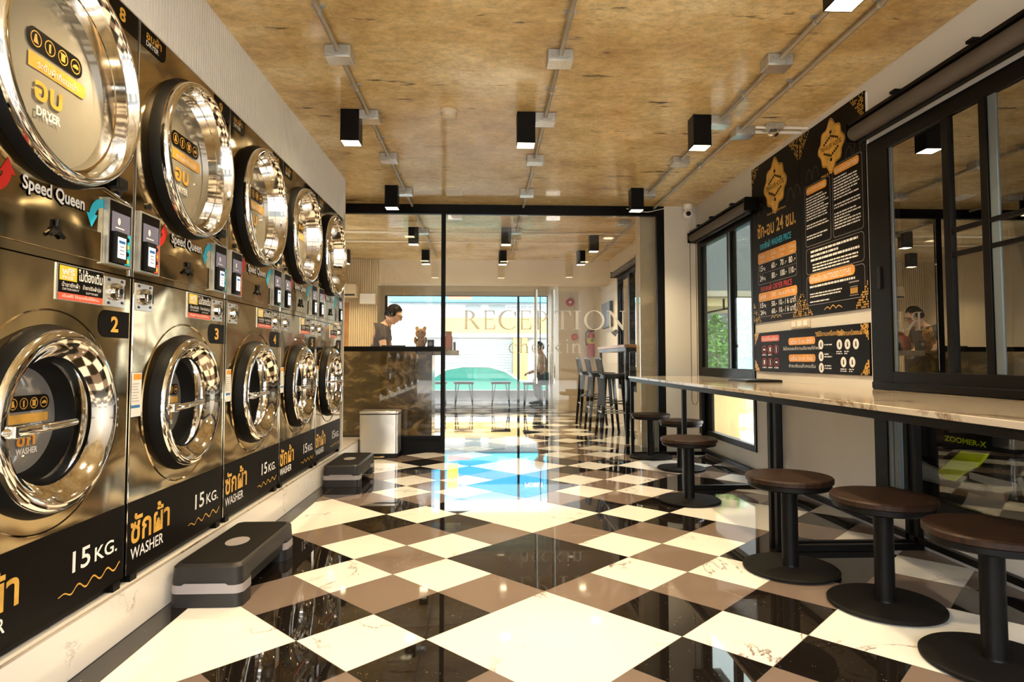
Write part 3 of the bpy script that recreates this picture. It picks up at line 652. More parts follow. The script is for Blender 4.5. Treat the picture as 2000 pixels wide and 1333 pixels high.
# instruction board
b3 = MB().use('film'); b3.box(BX, XR - 0.002, 3.42, 4.92, 0.83, 1.125)
rect(b3, 4.80, 1.055, 0.30, 0.045, 'coral', 0.015); txt(b3, 'ห้ามใส่ในเครื่อง', 4.775, 1.062, 0.25, 0.03, 'white', 0.0)
for i in range(2):
    for j in range(3):
        yc, zc = 4.75 - j * 0.10, 0.995 - i * 0.095
        b3.use('red'); A = ell(0, 0, 0.040, 0.031, 20); Bq = ell(0, 0, 0.034, 0.026, 20)
        for k in range(20): b3.flat([A[k], A[(k+1)%20], Bq[(k+1)%20], Bq[k]], RB(yc, zc), UR, VZ, 0.0008)
        b3.use('white'); b3.flat([[(-.018,-.005),(.018,-.008),(.016,.008),(-.016,.006)], [(-.012,-.016),(.012,-.016),(.014,.016),(-.014,.016)], [(-.005,-.02),(.007,-.02),(.004,.02),(-.006,.018)]][(i + j) % 3], RB(yc, zc), UR, VZ, 0.0009)
        lines(b3, yc + 0.035, zc - 0.044, 0.07, 1, 0.02, 0.008, 'white', 20 + i * 3 + j)
rect(b3, 4.36, 1.020, 0.36, 0.05, 'orange', 0.02); txt(b3, 'เครื่อง 15 กก. ซักผ้า', 4.33, 1.028, 0.30, 0.034, 'white', 0.0)
txt(b3, 'ใส่น้ำยาและผ้าตามปริมาณที่กำหนด', 4.44, 0.985, 0.52, 0.026, 'white', 0.0)
rect(b3, 4.36, 0.905, 0.36, 0.05, 'orange', 0.02); txt(b3, 'เครื่อง 24 กก. ซักผ้า', 4.33, 0.913, 0.30, 0.034, 'white', 0.0)
txt(b3, 'ชำระเงินแล้วกดเริ่ม', 4.36, 0.866, 0.36, 0.026, 'white', 0.0)
txt(b3, 'วิธีใช้งานเครื่องซักผ้า', 3.965 + .03, 1.067, 0.33, 0.034, 'gold'); txt(b3, 'วิธีใช้งานเครื่องอบผ้า', 3.655 + .08, 1.062, 0.26, 0.034, 'gold')
spots = [(3.93, 1.015), (3.93, 0.94), (3.93, 0.868)] + [(3.72 - 0.085 * k, 1.01) for k in range(3)] + [(3.68 - 0.09 * k, 0.905) for k in range(2)]
for n, (y, z) in enumerate(spots):
    b3.use('white'); b3.flat(ell(0, 0, 0.030, 0.031, 20), RB(y, z), UR, VZ, 0.0008)
    b3.use('film'); b3.flat([(-.006, -.014), (.008, -.014), (.004, .016), (-.004, .012)], RB(y, z), UR, VZ, 0.0011)
    if n < 3: lines(b3, y - 0.04, z + 0.010, 0.09, 2, 0.016, 0.007, 'white', 40 + n)
    else: lines(b3, y + 0.035, z - 0.045, 0.07, 2, 0.012, 0.006, 'white', 40 + n)
for y, z, sx, sz in ((3.43, 1.118, -1, -1), (3.43, 0.838, -1, 1), (4.912, 1.118, 1, -1), (4.912, 0.838, 1, 1)): corner(b3, y, z, sx * 0.6, sz * 0.6)
tag(b3.build('instruction_board', smooth=False), 'long low black board with round icons, under the two tall boards', 'notice board', 'black boards on the right wall')
# switch plate between the boards
t = thing('switch_plate', 'small pale wall switch plate between upper and lower boards', 'switch', (XR, 4.20, 1.163))
MB().box(-0.010, -0.001, -0.13, 0.13, -0.03, 0.03).build('plate', 'cream', t, bevel=0.002)
for k in (-1, 0, 1): MB().box(-0.015, -0.0105, k * 0.08 - 0.028, k * 0.08 + 0.028, -0.019, 0.019).build('rocker', 'white', t, bevel=0.002)

# ------------------------------------------------------------------ laundry machines along the left wall
MWD = 0.785
def plate_hole(mb, y0, y1, z0, z1, yc, zc, r, x, n=72):
    ang = sorted(set([2*PI*k/n for k in range(n)] + [math.atan2(z - zc, y - yc) % (2*PI) for y in (y0, y1) for z in (z0, z1)]))
    I = [(x, yc + r*math.cos(a), zc + r*math.sin(a)) for a in ang]; O = []
    for a in ang:
        c, s_ = math.cos(a), math.sin(a); t = 1e9
        if abs(c) > 1e-9: t = min(t, ((y1 if c > 0 else y0) - yc) / c)
        if abs(s_) > 1e-9: t = min(t, ((z1 if s_ > 0 else z0) - zc) / s_)
        O.append((x, yc + c*t, zc + s_*t))
    k = len(ang); mb.add(I + O, [(i, k + i, k + (i+1) % k, (i+1) % k) for i in range(k)])
def cab(mb, y0, y1, z0, z1, depth, yc, zc, r):
    plate_hole(mb, y0, y1, z0, z1, yc, zc, r, 0.0)
    mb.quad((0,y0,z0),(0,y0,z1),(-depth,y0,z1),(-depth,y0,z0)); mb.quad((0,y1,z0),(-depth,y1,z0),(-depth,y1,z1),(0,y1,z1))
    mb.quad((0,y0,z1),(0,y1,z1),(-depth,y1,z1),(-depth,y0,z1)); mb.quad((0,y0,z0),(-depth,y0,z0),(-depth,y1,z0),(0,y1,z0)); mb.quad((-depth,y0,z0),(-depth,y0,z1),(-depth,y1,z1),(-depth,y1,z0))
def T(mb, s, y, z, w, h, key, bold=0.012, off=0.0012, x=0.0): mb.use(key); text(mb, s, (x, y, z), UL, VZ, w, h, bold, off)
def Rc(mb, y, z, w, h, key, r=0.0, off=0.0008, corners=(1, 1, 1, 1), x=0.0):
    mb.use(key); mb.flat(rrect(w, h, r, 5, corners) if r else [(0,0),(w,0),(w,h),(0,h)], (x, y, z), UL, VZ, off)
def icons(mb, y, z, s, x):                         # dark strip of four round care symbols and gold bar
    Rc(mb, y, z, 0.235*s, 0.062*s, 'film', 0.028*s, 0.002, x=x)
    for k in range(4):
        yc, zc = y + (0.034 + 0.056*k)*s, z + 0.031*s
        A = ell(0, 0, 0.022*s, 0.022*s, 20); Bq = ell(0, 0, 0.019*s, 0.019*s, 20); mb.use('gold')
        for i in range(20): mb.flat([A[i], A[(i+1)%20], Bq[(i+1)%20], Bq[i]], (x, yc, zc), UL, VZ, 0.003)
        sh = [[(-.010,-.012),(.010,-.012),(.004,.004),(.002,.014),(-.005,.012)], [(-.004,-.014),(.004,-.014),(.004,.014),(-.005,.010)], [(-.009,-.012),(.009,-.012),(.009,.006),(.014,.012),(-.014,.012),(-.009,.006)], [(-.014,-.006),(.014,-.006),(.014,.002),(.004,.008),(-.010,.002)]][k]
        mb.flat([(a*s, b*s) for a, b in sh], (x, yc, zc), UL, VZ, 0.003)
def build_dryer():
    t = thing('tumble_dryer', 'x', 'dryer', (0, 0, 0), 0, 'row of stacked tumble dryers')
    z0, z1, yc, zc = 1.203, 2.115, 0.40, 1.735
    b = MB(); cab(b, 0.001, MWD - 0.001, z0, z1, 0.70, yc, zc, 0.264); b.build('cabinet', 'steel', t, smooth=False)
    MB().box(-0.01, 0.0035, 0.0, 0.003, 1.205, 2.114).build('side_seam', 'silver', t)
    # chrome swoop lip under the door
    l = MB().tube([(0.004, yc + 0.10, zc - 0.300), (0.006, yc + 0.20, zc - 0.268), (0.006, 0.70, 1.455), (0.005, 0.765, 1.445), (0.004, 0.768, 1.40), (0.003, 0.768, 1.205)], 0.004, 8).build('trim_edge', 'chrome', t)
    r = MB().use('gasket'); open_lathe(r, [(0.320, 0.0005), (0.317, 0.018), (0.311, 0.032), (0.309, 0.036)], (0, yc, zc), 'x', 96)
    r.use('chrome'); open_lathe(r, [(0.309, 0.036), (0.308, 0.048), (0.304, 0.060), (0.297, 0.065), (0.289, 0.065), (0.284, 0.058), (0.276, 0.026), (0.268, -0.012), (0.2615, -0.036)], (0, yc, zc), 'x', 96)
    d = r.build('door_ring', parent=t)
    gl = MB().use('dryglass').lathe([(0.2615, -0.036), (0.18, -0.029), (0.09, -0.0265), (0.0001, -0.0255)], (0, yc, zc), 'x', 64)
    icons(gl, 0.292, 1.775, 1.0, -0.0255); Rc(gl, 0.30, 1.723, 0.245, 0.042, 'gold', 0.012, 0.002, (0, 1, 1, 0), x=-0.0255)
    T(gl, 'ระดับผ้าที่แนะนำ', 0.335, 1.731, 0.17, 0.024, 'white', 0.004, 0.003, -0.0255)
    T(gl, 'อบ', 0.325, 1.640, 0.115, 0.055, 'gold', 0.03, 0.004, -0.0255); T(gl, 'DRYER', 0.335, 1.598, 0.10, 0.026, 'white', 0.03, 0.004, -0.0255)
    gl.build('door_glass', parent=d, smooth=True)
    h = MB().use('black').box(0.010, 0.045, yc + 0.215, yc + 0.275, zc - 0.265, zc - 0.225).build('door_handle', parent=d, bevel=0.006)
    # flat service shutter with a three-armed lock
    s_ = MB().box(0.0, 0.006, 0.170, 0.600, 1.228, 1.322).build('service_panel', 'steel', t, bevel=0.002)
    lk = MB().use('black').lathe([(0.013, 0), (0.013, 0.012), (0.0001, 0.014)], (0.006, 0.385, 1.285), 'x', 14)
    for a in (90, 215, 325):
        ca, sa = math.cos(math.radians(a)), math.sin(math.radians(a))
        lk.tube([(0.012, 0.385, 1.285), (0.014, 0.385 + 0.034*ca, 1.285 + 0.030*sa)], [0.008, 0.006], 8)
    lk.build('lock', parent=s_)
    lg = MB(); T(lg, 'Speed Queen', 0.258, 1.360, 0.258, 0.050, 'white', 0.025, 0.004); T(lg, 'Speed Queen', 0.260, 1.357, 0.260, 0.052, 'film', 0.05, 0.002); lg.build('lettering', parent=t, smooth=False)
    for y, up in ((0.014, True), (0.617, False)):
        dp = MB().use('zinc').box(0, 0.016, y, y + 0.135, 1.226, 1.440); dp.use('film').box(0.0161, 0.0175, y + 0.008, y + 0.127, 1.232, 1.434)
        e = dp.build('payment_terminal', parent=t, bevel=0.0015)
        sc_ = MB().use('screen').box(0.0176, 0.0185, y + 0.016, y + 0.119, 1.335, 1.400)
        sc_.use('white').flat(ell(0, 0, 0.008, 0.012, 12), (0.0186, y + 0.055, 1.372), UL, VZ, 0.0003); sc_.flat([(0,0),(.05,0),(.05,.004),(0,.004)], (0.0186, y + 0.035, 1.348), UL, VZ, 0.0003); sc_.build('screen', parent=e, smooth=False)
        rd = MB().use('black').box(0.0176, 0.030, y + 0.022, y + 0.085, 1.236, 1.335); rd.use('screenwhite').box(0.0301, 0.0306, y + 0.031, y + 0.077, 1.250, 1.318)
        rd.use('blue').flat([(0,0),(.036,0),(.036,.010),(0,.010)], (0.0307, y + 0.036, 1.298), UL, VZ, 0.0004)
        rd.use('midgrey')
        for q in (1.286, 1.274, 1.262): rd.flat([(0,0),(.026,0),(.026,.004),(0,.004)], (0.0307, y + 0.041, q), UL, VZ, 0.0004)
        rd.build('card_reader', parent=e, smooth=False)
        st = MB(); ys = y + (0.092 if True else 0)
        Rc(st, ys, 1.234, 0.032, 0.105, 'coral' if up else 'cyan', 0, 0.0182)
        for q in range(4): st.use('film' if q % 2 else 'yellow').flat(ell(0, 0, 0.010, 0.008, 12), (0.0183, ys + 0.016, 1.248 + q * 0.024), UL, VZ, 0.0004)
        st.build('sticker_strip', parent=e, smooth=False)
        MB().lathe([(0.012, 0), (0.012, 0.008), (0.0001, 0.010)], (0, y + 0.075, 1.472), 'x', 16).build('knob', 'black', t)
    for nm, key, sg, ys, zs in (('arrow_up', 'red', 1, 0.152, 1.338), ('arrow_down', 'cyan', -1, 0.530, 1.330)):
        a = MB().use(key)
        n = 10; out, inn = [], []
        for k in range(n + 1):
            tt = k / n * 0.45 * PI
            out.append((0.072 * math.sin(tt), 0.070 - 0.070 * math.cos(tt))); inn.append((0.044 * math.sin(tt) , 0.070 - 0.042 * math.cos(tt)))
        if sg > 0:
            for k in range(n): a.flat([out[k], out[k+1], inn[k+1], inn[k]], (0, ys, zs), UL, VZ, 0.001)
            a.flat([(0.030, 0.058), (0.085, 0.058), (0.058, 0.100)], (0, ys, zs), UL, VZ, 0.001)
        else:
            for k in range(n): a.flat([(0.085 - p[0], 0.100 - p[1]) for p in (out[k], out[k+1], inn[k+1], inn[k])], (0, ys, zs), UL, VZ, 0.001)
            a.flat([(0.055, 0.042), (0.0, 0.042), (0.027, 0.0)], (0, ys, zs), UL, VZ, 0.001)
        a.build(nm, parent=t, smooth=False)
    lb = MB(); Rc(lb, 0.003, 2.035, 0.182, 0.078, 'film', 0.035, 0.001, (0, 1, 0, 0)); T(lb, 'อบผ้า', 0.045, 2.072, 0.105, 0.034, 'gold', 0.015, 0.002); T(lb, 'DRYER', 0.045, 2.048, 0.085, 0.019, 'white', 0.015, 0.002)
    lb.build('name_plate', parent=t, smooth=False)
    return t
def dryer_number(t, n):
    p = MB(); Rc(p, 0.615, 2.035, 0.168, 0.078, 'film', 0.035, 0.001, (1, 0, 0, 0)); T(p, str(n), 0.668 if n < 10 else 0.655, 2.052, 0.036 if n < 10 else 0.06, 0.046, 'gold', 0.025, 0.002)
    p.build('number_plate', parent=t, smooth=False)
def coin_plate(t, y):
    c = MB().use('silver').box(0, 0.004, y, y + 0.112, 1.093, 1.188); c.use('chrome').lathe([(0.030, 0.004), (0.026, 0.020), (0.016, 0.024), (0.0001, 0.024)], (0, y + 0.052, 1.142), 'x', 28)
    c.use('black').lathe([(0.011, 0.0245), (0.0001, 0.026)], (0, y + 0.056, 1.142), 'x', 16); c.box(0.0241, 0.0246, y + 0.070, y + 0.078, 1.120, 1.164)
    c.use('darkgrey')
    for a, b in ((.012, 1.175), (.085, 1.175), (.012, 1.100), (.088, 1.105)): c.flat([(0,0),(.016,0),(.012,.008),(.002,.008)], (0.004, y + a, b), UL, VZ, 0.0008)
    c.build('coin_plate', parent=t, bevel=0.001)
def build_washer():
    t = thing('front_load_washer', 'x', 'washing machine', (0, 0, 0), 0, 'row of front-load washers')
    z0, z1, yc, zc = 0.175, 1.199, 0.39, 0.752
    b = MB(); cab(b, 0.001, MWD - 0.001, 0.430, z1, 0.72, yc, zc, 0.215); b.build('cabinet', 'steel', t, smooth=False)
    MB().box(-0.01, 0.0055, 0.0, 0.006, 0.19, 1.199).build('side_seam', 'chrome', t)
    open_lathe(MB(), [(0.306, 0.0), (0.309, 0.004), (0.312, 0.0)], (0, yc, zc), 'x', 90).build('embossed_ring', 'steel', t)
    r = MB().use('gasket'); open_lathe(r, [(0.268, 0.0005), (0.264, 0.018), (0.257, 0.034), (0.253, 0.040)], (0, yc, zc), 'x', 80)
    r.use('chrome'); open_lathe(r, [(0.253, 0.040), (0.249, 0.049), (0.240, 0.055), (0.226, 0.057), (0.214, 0.050), (0.200, 0.032), (0.186, 0.018), (0.178, 0.012), (0.176, 0.0)], (0, yc, zc), 'x', 80)
    d = r.build('door_ring', parent=t)
    gb = MB().use('chrome'); open_lathe(gb, [(0.176, 0.002), (0.172, -0.010), (0.168, -0.030)], (0, yc, zc), 'x', 64)
    gb.use('gasket'); open_lathe(gb, [(0.168, -0.030), (0.160, -0.060), (0.148, -0.078)], (0, yc, zc), 'x', 64)
    gb.use('washglass').lathe([(0.148, -0.078), (0.08, -0.076), (0.0001, -0.075)], (0, yc, zc), 'x', 48)
    icons(gb, 0.335, 0.775, 0.72, -0.075); Rc(gb, 0.335, 0.742, 0.165, 0.026, 'gold', 0.006, 0.002, (0, 1, 1, 0), x=-0.075)
    T(gb, 'ซัก', 0.375, 0.678, 0.075, 0.045, 'orange', 0.03, 0.003, -0.075); T(gb, 'WASHER', 0.375, 0.655, 0.085, 0.018, 'white', 0.03, 0.003, -0.075)
    gb.build('door_glass', parent=d)
    h = MB().tube([(0.045, yc - 0.235, zc - 0.010), (0.068, yc - 0.205, zc - 0.010), (0.070, yc - 0.10, zc - 0.008), (0.066, yc + 0.02, zc - 0.006)], [0.012, 0.013, 0.012, 0.009], 12)
    h.box(0.052, 0.076, yc - 0.225, yc - 0.175, zc - 0.026, zc + 0.006)
    h.build('door_handle', 'chrome', d, bevel=0.003)
    bl = MB()
    for q in (0.045, 0.018, -0.010, -0.036): bl.lathe([(0.009, 0), (0.009, 0.004), (0.005, 0.009), (0.0001, 0.010)], (0.044, yc + 0.243, zc + q - 0.003), 'x', 12)
    bl.build('hinge_bolts', 'chrome', d)
    coin_plate(t, 0.020); coin_plate(t, 0.632)
    s_ = MB(); s_.use('silver').box(0, 0.003, 0.402, 0.624, 1.092, 1.200 - 0.003); Rc(s_, 0.410, 1.094, 0.212, 0.100, 'film', 0, 0.0032); Rc(s_, 0.410, 1.094, 0.212, 0.020, 'coral', 0, 0.0036); Rc(s_, 0.414, 1.150, 0.078, 0.042, 'yellow', 0, 0.0036)
    T(s_, 'ฟรี', 0.424, 1.166, 0.058, 0.022, 'white', 0.03, 0.0042); T(s_, 'FREE', 0.426, 1.154, 0.05, 0.009, 'white', 0.03, 0.0042); T(s_, 'ไม่ต้องเติม', 0.498, 1.155, 0.118, 0.036, 'white', 0.02, 0.0042)
    T(s_, 'น้ำยาซักผ้า', 0.425, 1.132, 0.08, 0.014, 'white', 0.01, 0.0042); T(s_, 'น้ำยาปรับผ้านุ่ม', 0.520, 1.128, 0.09, 0.018, 'white', 0.01, 0.0042)
    T(s_, 'DETERGENT', 0.428, 1.122, 0.075, 0.006, 'white', 0.0, 0.0042); T(s_, 'SOFTENER', 0.535, 1.119, 0.06, 0.006, 'white', 0.0, 0.0042); T(s_, 'เติมฟรี! ให้ทุกครั้งที่ใช้งาน', 0.428, 1.098, 0.172, 0.013, 'white', 0.01, 0.0042)
    s_.build('offer_sign', parent=t, smooth=False)
    k = MB(); Rc(k, 0.010, 0.722, 0.068, 0.152, 'white', 0.003, 0.001); Rc(k, 0.026, 0.850, 0.050, 0.020, 'orange', 0, 0.0014); Rc(k, 0.014, 0.752, 0.056, 0.010, 'blue', 0, 0.0014)
    for q in range(7): Rc(k, 0.018, 0.775 + q * 0.010, 0.044 - 0.006 * (q % 3), 0.002, 'midgrey', 0, 0.0014)
    k.build('instruction_sticker', parent=t, smooth=False)
    kp = MB().use('film').box(-0.02, 0.002, 0.006, MWD - 0.001, 0.186, 0.430)
    T(kp, 'ซักผ้า', 0.030, 0.283, 0.270, 0.110, 'gold', 0.02, 0.003); T(kp, 'WASHER', 0.033, 0.230, 0.222, 0.040, 'white', 0.008, 0.003)
    T(kp, '15', 0.515, 0.290, 0.085, 0.062, 'white', 0.012, 0.003); T(kp, 'KG.', 0.622, 0.290, 0.120, 0.044, 'white', 0.012, 0.003)
    kp.use('gold'); n = 40; P = [(0.455 + 0.305 * i / n, 0.240 + 0.010 * math.sin(2 * PI * 4.2 * i / n) * min(1, i / 8), 0.0012 + 0.0016 * min(1, i / 10)) for i in range(n + 1)]
    for a, b_ in zip(P, P[1:]): kp.flat([(a[0], a[1] - a[2]), (b_[0], b_[1] - b_[2]), (b_[0], b_[1] + b_[2]), (a[0], a[1] + a[2])], (0.002, 0, 0), UL, VZ, 0.001)
    kp.build('kick_panel', parent=t, smooth=False)
    ft = MB().use('frame').box(-0.68, -0.012, 0.01, MWD - 0.01, 0.166, 0.188)
    for q in (0.05, 0.74): ft.box(-0.030, 0.006, q - 0.02, q + 0.02, 0.1605, 0.186)
    ft.build('base_frame', parent=t)
    return t
def washer_number(t, n):
    p = MB(); Rc(p, 0.606, 0.992, 0.172, 0.088, 'film', 0.036, 0.001, (1, 0, 0, 1)); T(p, str(n), 0.672, 1.010, 0.042, 0.052, 'gold', 0.03, 0.002); p.build('number_plate', parent=t, smooth=False)
MY0 = 1.437
dr0, wa0 = build_dryer(), build_washer()
dr = [dr0] + [dup(dr0, (0, 0, 0), 'x') for _ in range(4)]; wa = [wa0] + [dup(wa0, (0, 0, 0), 'x') for _ in range(4)]
for i in range(5):
    y = MY0 + i * (MWD + 0.005)
    dr[i].location = (XM, y, 0); wa[i].location = (XM, y, 0)
    dr[i]['label'] = 'stainless tumble dryer with big round door, number plate %d' % (8 + i); wa[i]['label'] = 'stainless 15 kg front-load washer with number plate %d on the marble plinth' % (2 + i)
    dryer_number(dr[i], 8 + i); washer_number(wa[i], 2 + i)
# the far washer stands with its lever swung open
lev = MB().tube([(0.045, 0.155, 0.752), (0.085, 0.18, 0.754), (0.095, 0.40, 0.758), (0.095, 0.445, 0.745), (0.090, 0.455, 0.70), (0.085, 0.450, 0.60)], 0.009, 10)
lev.lathe([(0.022, 0), (0.022, 0.012), (0.0001, 0.014)], (0.080, 0.450, 0.592), 'x', 16)
for c in wa[4].children:
    if c.name.startswith('door_ring'):
        for q in list(c.children):
            if q.name.startswith('door_handle'): bpy.data.objects.remove(q)
        o = lev.build('door_handle', 'chrome', c); o['label'] = 'chrome lever handle hanging down'

# ------------------------------------------------------------------ ceiling: conduits, boxes, downlights
def build_light():
    t = thing('ceiling_downlight', 'x', 'ceiling light', (0, 0, CZ), 0, 'black square downlights on the ceiling')
    b = MB(); s = 0.0575
    b.box(-s, s, -s, s, -0.190, 0).box(-s, s, -s, -s + 0.004, -0.200, -0.190).box(-s, s, s - 0.004, s, -0.200, -0.190).box(-s, -s + 0.004, -s + 0.004, s - 0.004, -0.200, -0.190).box(s - 0.004, s, -s + 0.004, s - 0.004, -0.200, -0.190)
    b.build('housing', 'frame', t, bevel=0.001)
    MB().box(-0.053, 0.053, -0.053, 0.053, -0.1985, -0.1905).build('lamp_lens', 'lens', t)
    l = bpy.data.lights.new('downlight_bulb', 'SPOT'); l.energy = LAMP_W; l.color = LAMP_COL; l.spot_size = math.radians(125); l.spot_blend = 0.7; l.shadow_soft_size = 0.04
    o = bpy.data.objects.new('bulb', l); col.objects.link(o); o.parent = t; o.location = (0, 0, -0.20)
    return t
L0 = build_light(); first = True
def put_light(x, y, label):
    global first
    if first: L0.location = (x, y, CZ); L0['label'] = label; first = False; return
    dup(L0, (x, y, CZ), label)
for cx, cn in ((-0.85, 'left'), (0.25, 'middle'), (1.372, 'right')):
    put_light(cx, 3.97, 'black square downlight of the %s column, middle distance on the ceiling' % cn)
    put_light(cx, 5.70, 'black square downlight of the %s column, close before the glass partition' % cn) if cn != 'middle' else None
    put_light(cx, 2.31 if cn == 'right' else 2.17, 'black square downlight of the %s column nearest the camera, %s the upper photo edge' % (cn, 'cut by' if cn == 'right' else 'just above'))
for cx, cy_, lb in ((-0.86, 7.50, 'downlight behind the glass, left of the post, upper of two'), (-0.86, 9.05, 'downlight behind the glass, left of the post, lower of two'), (0.235, 7.48, 'downlight behind the glass doors, middle column, upper one'),
                   (0.235, 9.05, 'downlight behind the glass doors, middle column, lower one near the beam'), (1.355, 7.90, 'downlight behind the glass doors at right, upper one'), (1.36, 9.02, 'downlight behind the glass doors at right, lower one near the beam'), (-2.0, 9.05, 'downlight behind the glass at far left beside the end machine')):
    put_light(cx, cy_, lb)
def build_box():
    t = thing('junction_box', 'x', 'junction box', (0, 0, CZ), 0, 'galvanised junction boxes on the conduits')
    MB().box(-0.052, 0.052, -0.035, 0.035, -0.048, 0).build('box', 'zinc', t, bevel=0.003)
    MB().box(-0.050, 0.050, -0.033, 0.033, -0.0505, -0.048).build('cover', 'silver', t, bevel=0.001)
    c = MB()
    for sx in (-0.022, 0.022): c.lathe([(0.016, -0.004), (0.016, 0.0), (0.012, 0.006), (0.0001, 0.006)], (sx, -0.036, -0.024), 'y', 12)
    c.build('knockout', 'zinc', t)
    return t
B0 = build_box(); bf = True
CONX = ((-0.738, 'left'), (0.372, 'middle'), (1.497, 'right'))
ORD = ('nearest', 'second', 'third', 'fourth')
for x, cn in CONX:
    for k, y in enumerate((3.15, 3.97, 4.79, 5.76)):
        lb = 'galvanised box on the %s ceiling conduit, %s counted from the camera' % (cn, ORD[k])
        if bf: B0.location = (x, y, CZ); B0['label'] = lb; bf = False; o = B0
        else: o = dup(B0, (x, y, CZ), lb)
        if k == 0: o.scale = (1.25, 1.5, 1.2)
for x, y, lb in ((1.73, 4.15, 'galvanised box on the outer right conduit where white pipes branch off'), (-0.75, 7.55, 'galvanised box behind the glass beside the left downlight'), (0.36, 7.5, 'galvanised box behind the glass doors beside the middle downlight'), (1.55, 7.0, 'galvanised box behind the glass doors at the right conduit')):
    dup(B0, (x, y, CZ), lb)
def conduit(x, y0, y1, label, clips, r=0.0125):
    t = thing('conduit', label, 'pipe', (x, y0, CZ - 0.026), 0, 'electrical conduits along the ceiling')
    p = MB().tube([(0, 0, 0), (0, y1 - y0, 0)], r, 12)
    p.build('pipe', 'conduit', t)
    for y in clips:
        MB().box(-0.030, 0.030, y - y0 - 0.008, y - y0 + 0.008, 0.014, 0.026).tube([(0, y - y0 - 0.009, 0), (0, y - y0 + 0.009, 0)], r + 0.003, 12).build('saddle_clip', 'zinc', t)
for (x, cn) in CONX: conduit(x, 0.0, 6.30, 'grey conduit carrying junction boxes, %s of three' % cn, (2.75, 3.55, 4.4, 5.25, 6.0))
conduit(1.70, 0.0, 6.30, 'grey conduit without lamps, outermost right on the ceiling', (2.6, 3.4, 4.9, 5.6))
conduit(-0.745, 6.45, 9.4, 'grey conduit beyond the glass partition at left', (7.0, 8.3))
conduit(0.37, 6.45, 9.4, 'grey conduit beyond the glass doors in the middle', (7.0, 8.3))
conduit(1.66, 6.45, 9.85, 'grey conduit beyond the glass doors at right, running to the beam', (7.3, 8.5))
for y, lb in ((7.66, 'thin pipe across the far room ceiling, nearer one'), (8.28, 'thin pipe across the far room ceiling, farther one')):
    tag(MB().tube([(-2.7, y, CZ - 0.02), (XRF, y, CZ - 0.02)], 0.012, 8).build('cross_pipe', 'cream'), lb, 'pipe', 'cross pipes')
t = thing('white_pipe', 'white pipes running from the junction box to the notice boards', 'pipe', (1.78, 4.15, CZ - 0.02))
MB().tube([(0, 0, 0), (XR - 1.78, 0.0, 0)], 0.012, 10).build('pipe', 'white', t); MB().tube([(0, -0.09, -0.004), (XR - 1.78, -0.09, -0.004)], 0.009, 10).build('pipe', 'white', t)
t = thing('emergency_lamp', 'small clear ceiling lamp box on the white pipe near the boards', 'lamp', (1.90, 4.06, CZ - 0.03))
MB().box(-0.055, 0.055, -0.035, 0.035, -0.012, 0.03).build('base', 'zinc', t, bevel=0.003); MB().lathe([(0.034, -0.012), (0.034, -0.04), (0.020, -0.052), (0.0001, -0.054)], (0, 0, 0), 'z', 20).build('dome', 'clear', t)
t = thing('smoke_detector', 'round cream smoke detector on the ceiling between two conduits', 'smoke detector', (-0.236, 3.92, CZ))
MB().lathe([(0.056, 0), (0.056, -0.010), (0.050, -0.016)], (0, 0, 0), 'z', 32).build('base', 'cream', t); MB().lathe([(0.050, -0.016), (0.047, -0.040), (0.036, -0.047), (0.0001, -0.048)], (0, 0, 0), 'z', 32).build('cover', 'cream', t)
t = thing('ceiling_reflection_patch', 'small white rectangle painting a bright reflection on the ceiling before the glass partition', 'painted reflection', (-0.305, 5.86, CZ))  # white slab paints in a window reflection on the varnished ceiling
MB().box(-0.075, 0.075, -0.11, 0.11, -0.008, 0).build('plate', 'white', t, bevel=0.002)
t = thing('cable', 'thin white cable drooping along the head of the glass partition', 'cable', (1.42, YP - 0.05, 2.45))
MB().tube([(0, 0, 0.0), (0.10, 0, -0.028), (0.22, 0, -0.035), (0.33, 0, -0.01), (0.42, 0.0, 0.012), (0.60, 0.0, 0.018)], 0.004, 6).build('lead', 'white', t)
t = thing('security_camera', 'white dome security camera on the pale wall below the ceiling', 'security camera', (2.03, 6.25, 2.44))
MB().lathe([(0.045, 0.04), (0.045, 0.0), (0.030, -0.02)], (0, 0, 0), 'z', 24).build('mount', 'white', t)
MB().lathe([(0.0001, 0.055), (0.035, 0.045), (0.055, 0.0), (0.035, -0.045), (0.0001, -0.055)], (0, 0, -0.055), 'z', 28).build('head', 'white', t)
MB().lathe([(0.024, 0), (0.024, -0.008), (0.012, -0.014), (0.0001, -0.014)], (-0.012, -0.050, -0.062), 'y', 20).build('lens', 'black', t)
MB().tube([(0, 0, -0.10), (0.02, 0, -0.14), (-0.015, 0, -0.18), (0.01, 0, -0.21)], 0.006, 8).build('cable', 'white', t)

# ------------------------------------------------------------------ window counter and round stools
CT = 0.760
t = thing('window_counter', 'long white marble counter on a black steel frame along the right wall', 'counter', (0, 0, 0))
MB().box(1.385, XR - 0.002, 0.9, 6.14, CT - 0.022, CT).build('counter_top', 'counter', t, bevel=0.003)
fr = MB()
fr.box(1.395, 1.425, 0.9, 6.12, CT - 0.052, CT - 0.0225); fr.box(XR - 0.045, XR - 0.012, 0.9, 6.12, CT - 0.052, CT - 0.0225)
for y in (0.92, 3.02, 3.08, 4.48, 6.08): fr.box(1.425, XR - 0.045, y, y + 0.03, CT - 0.052, CT - 0.0225)
fr.build('frame', 'frame', t, bevel=0.002)
for x in (1.395, XR - 0.045):
    for y in (3.02, 3.085, 4.47, 6.08): MB().box(x, x + 0.03, y, y + 0.03, 0.001, CT - 0.052).build('leg', 'frame', t, bevel=0.002)
for y in (3.02, 3.085, 4.47, 6.08): MB().box(1.425, XR - 0.045, y, y + 0.03, 0.001, 0.031).build('foot_rail', 'frame', t, bevel=0.002)
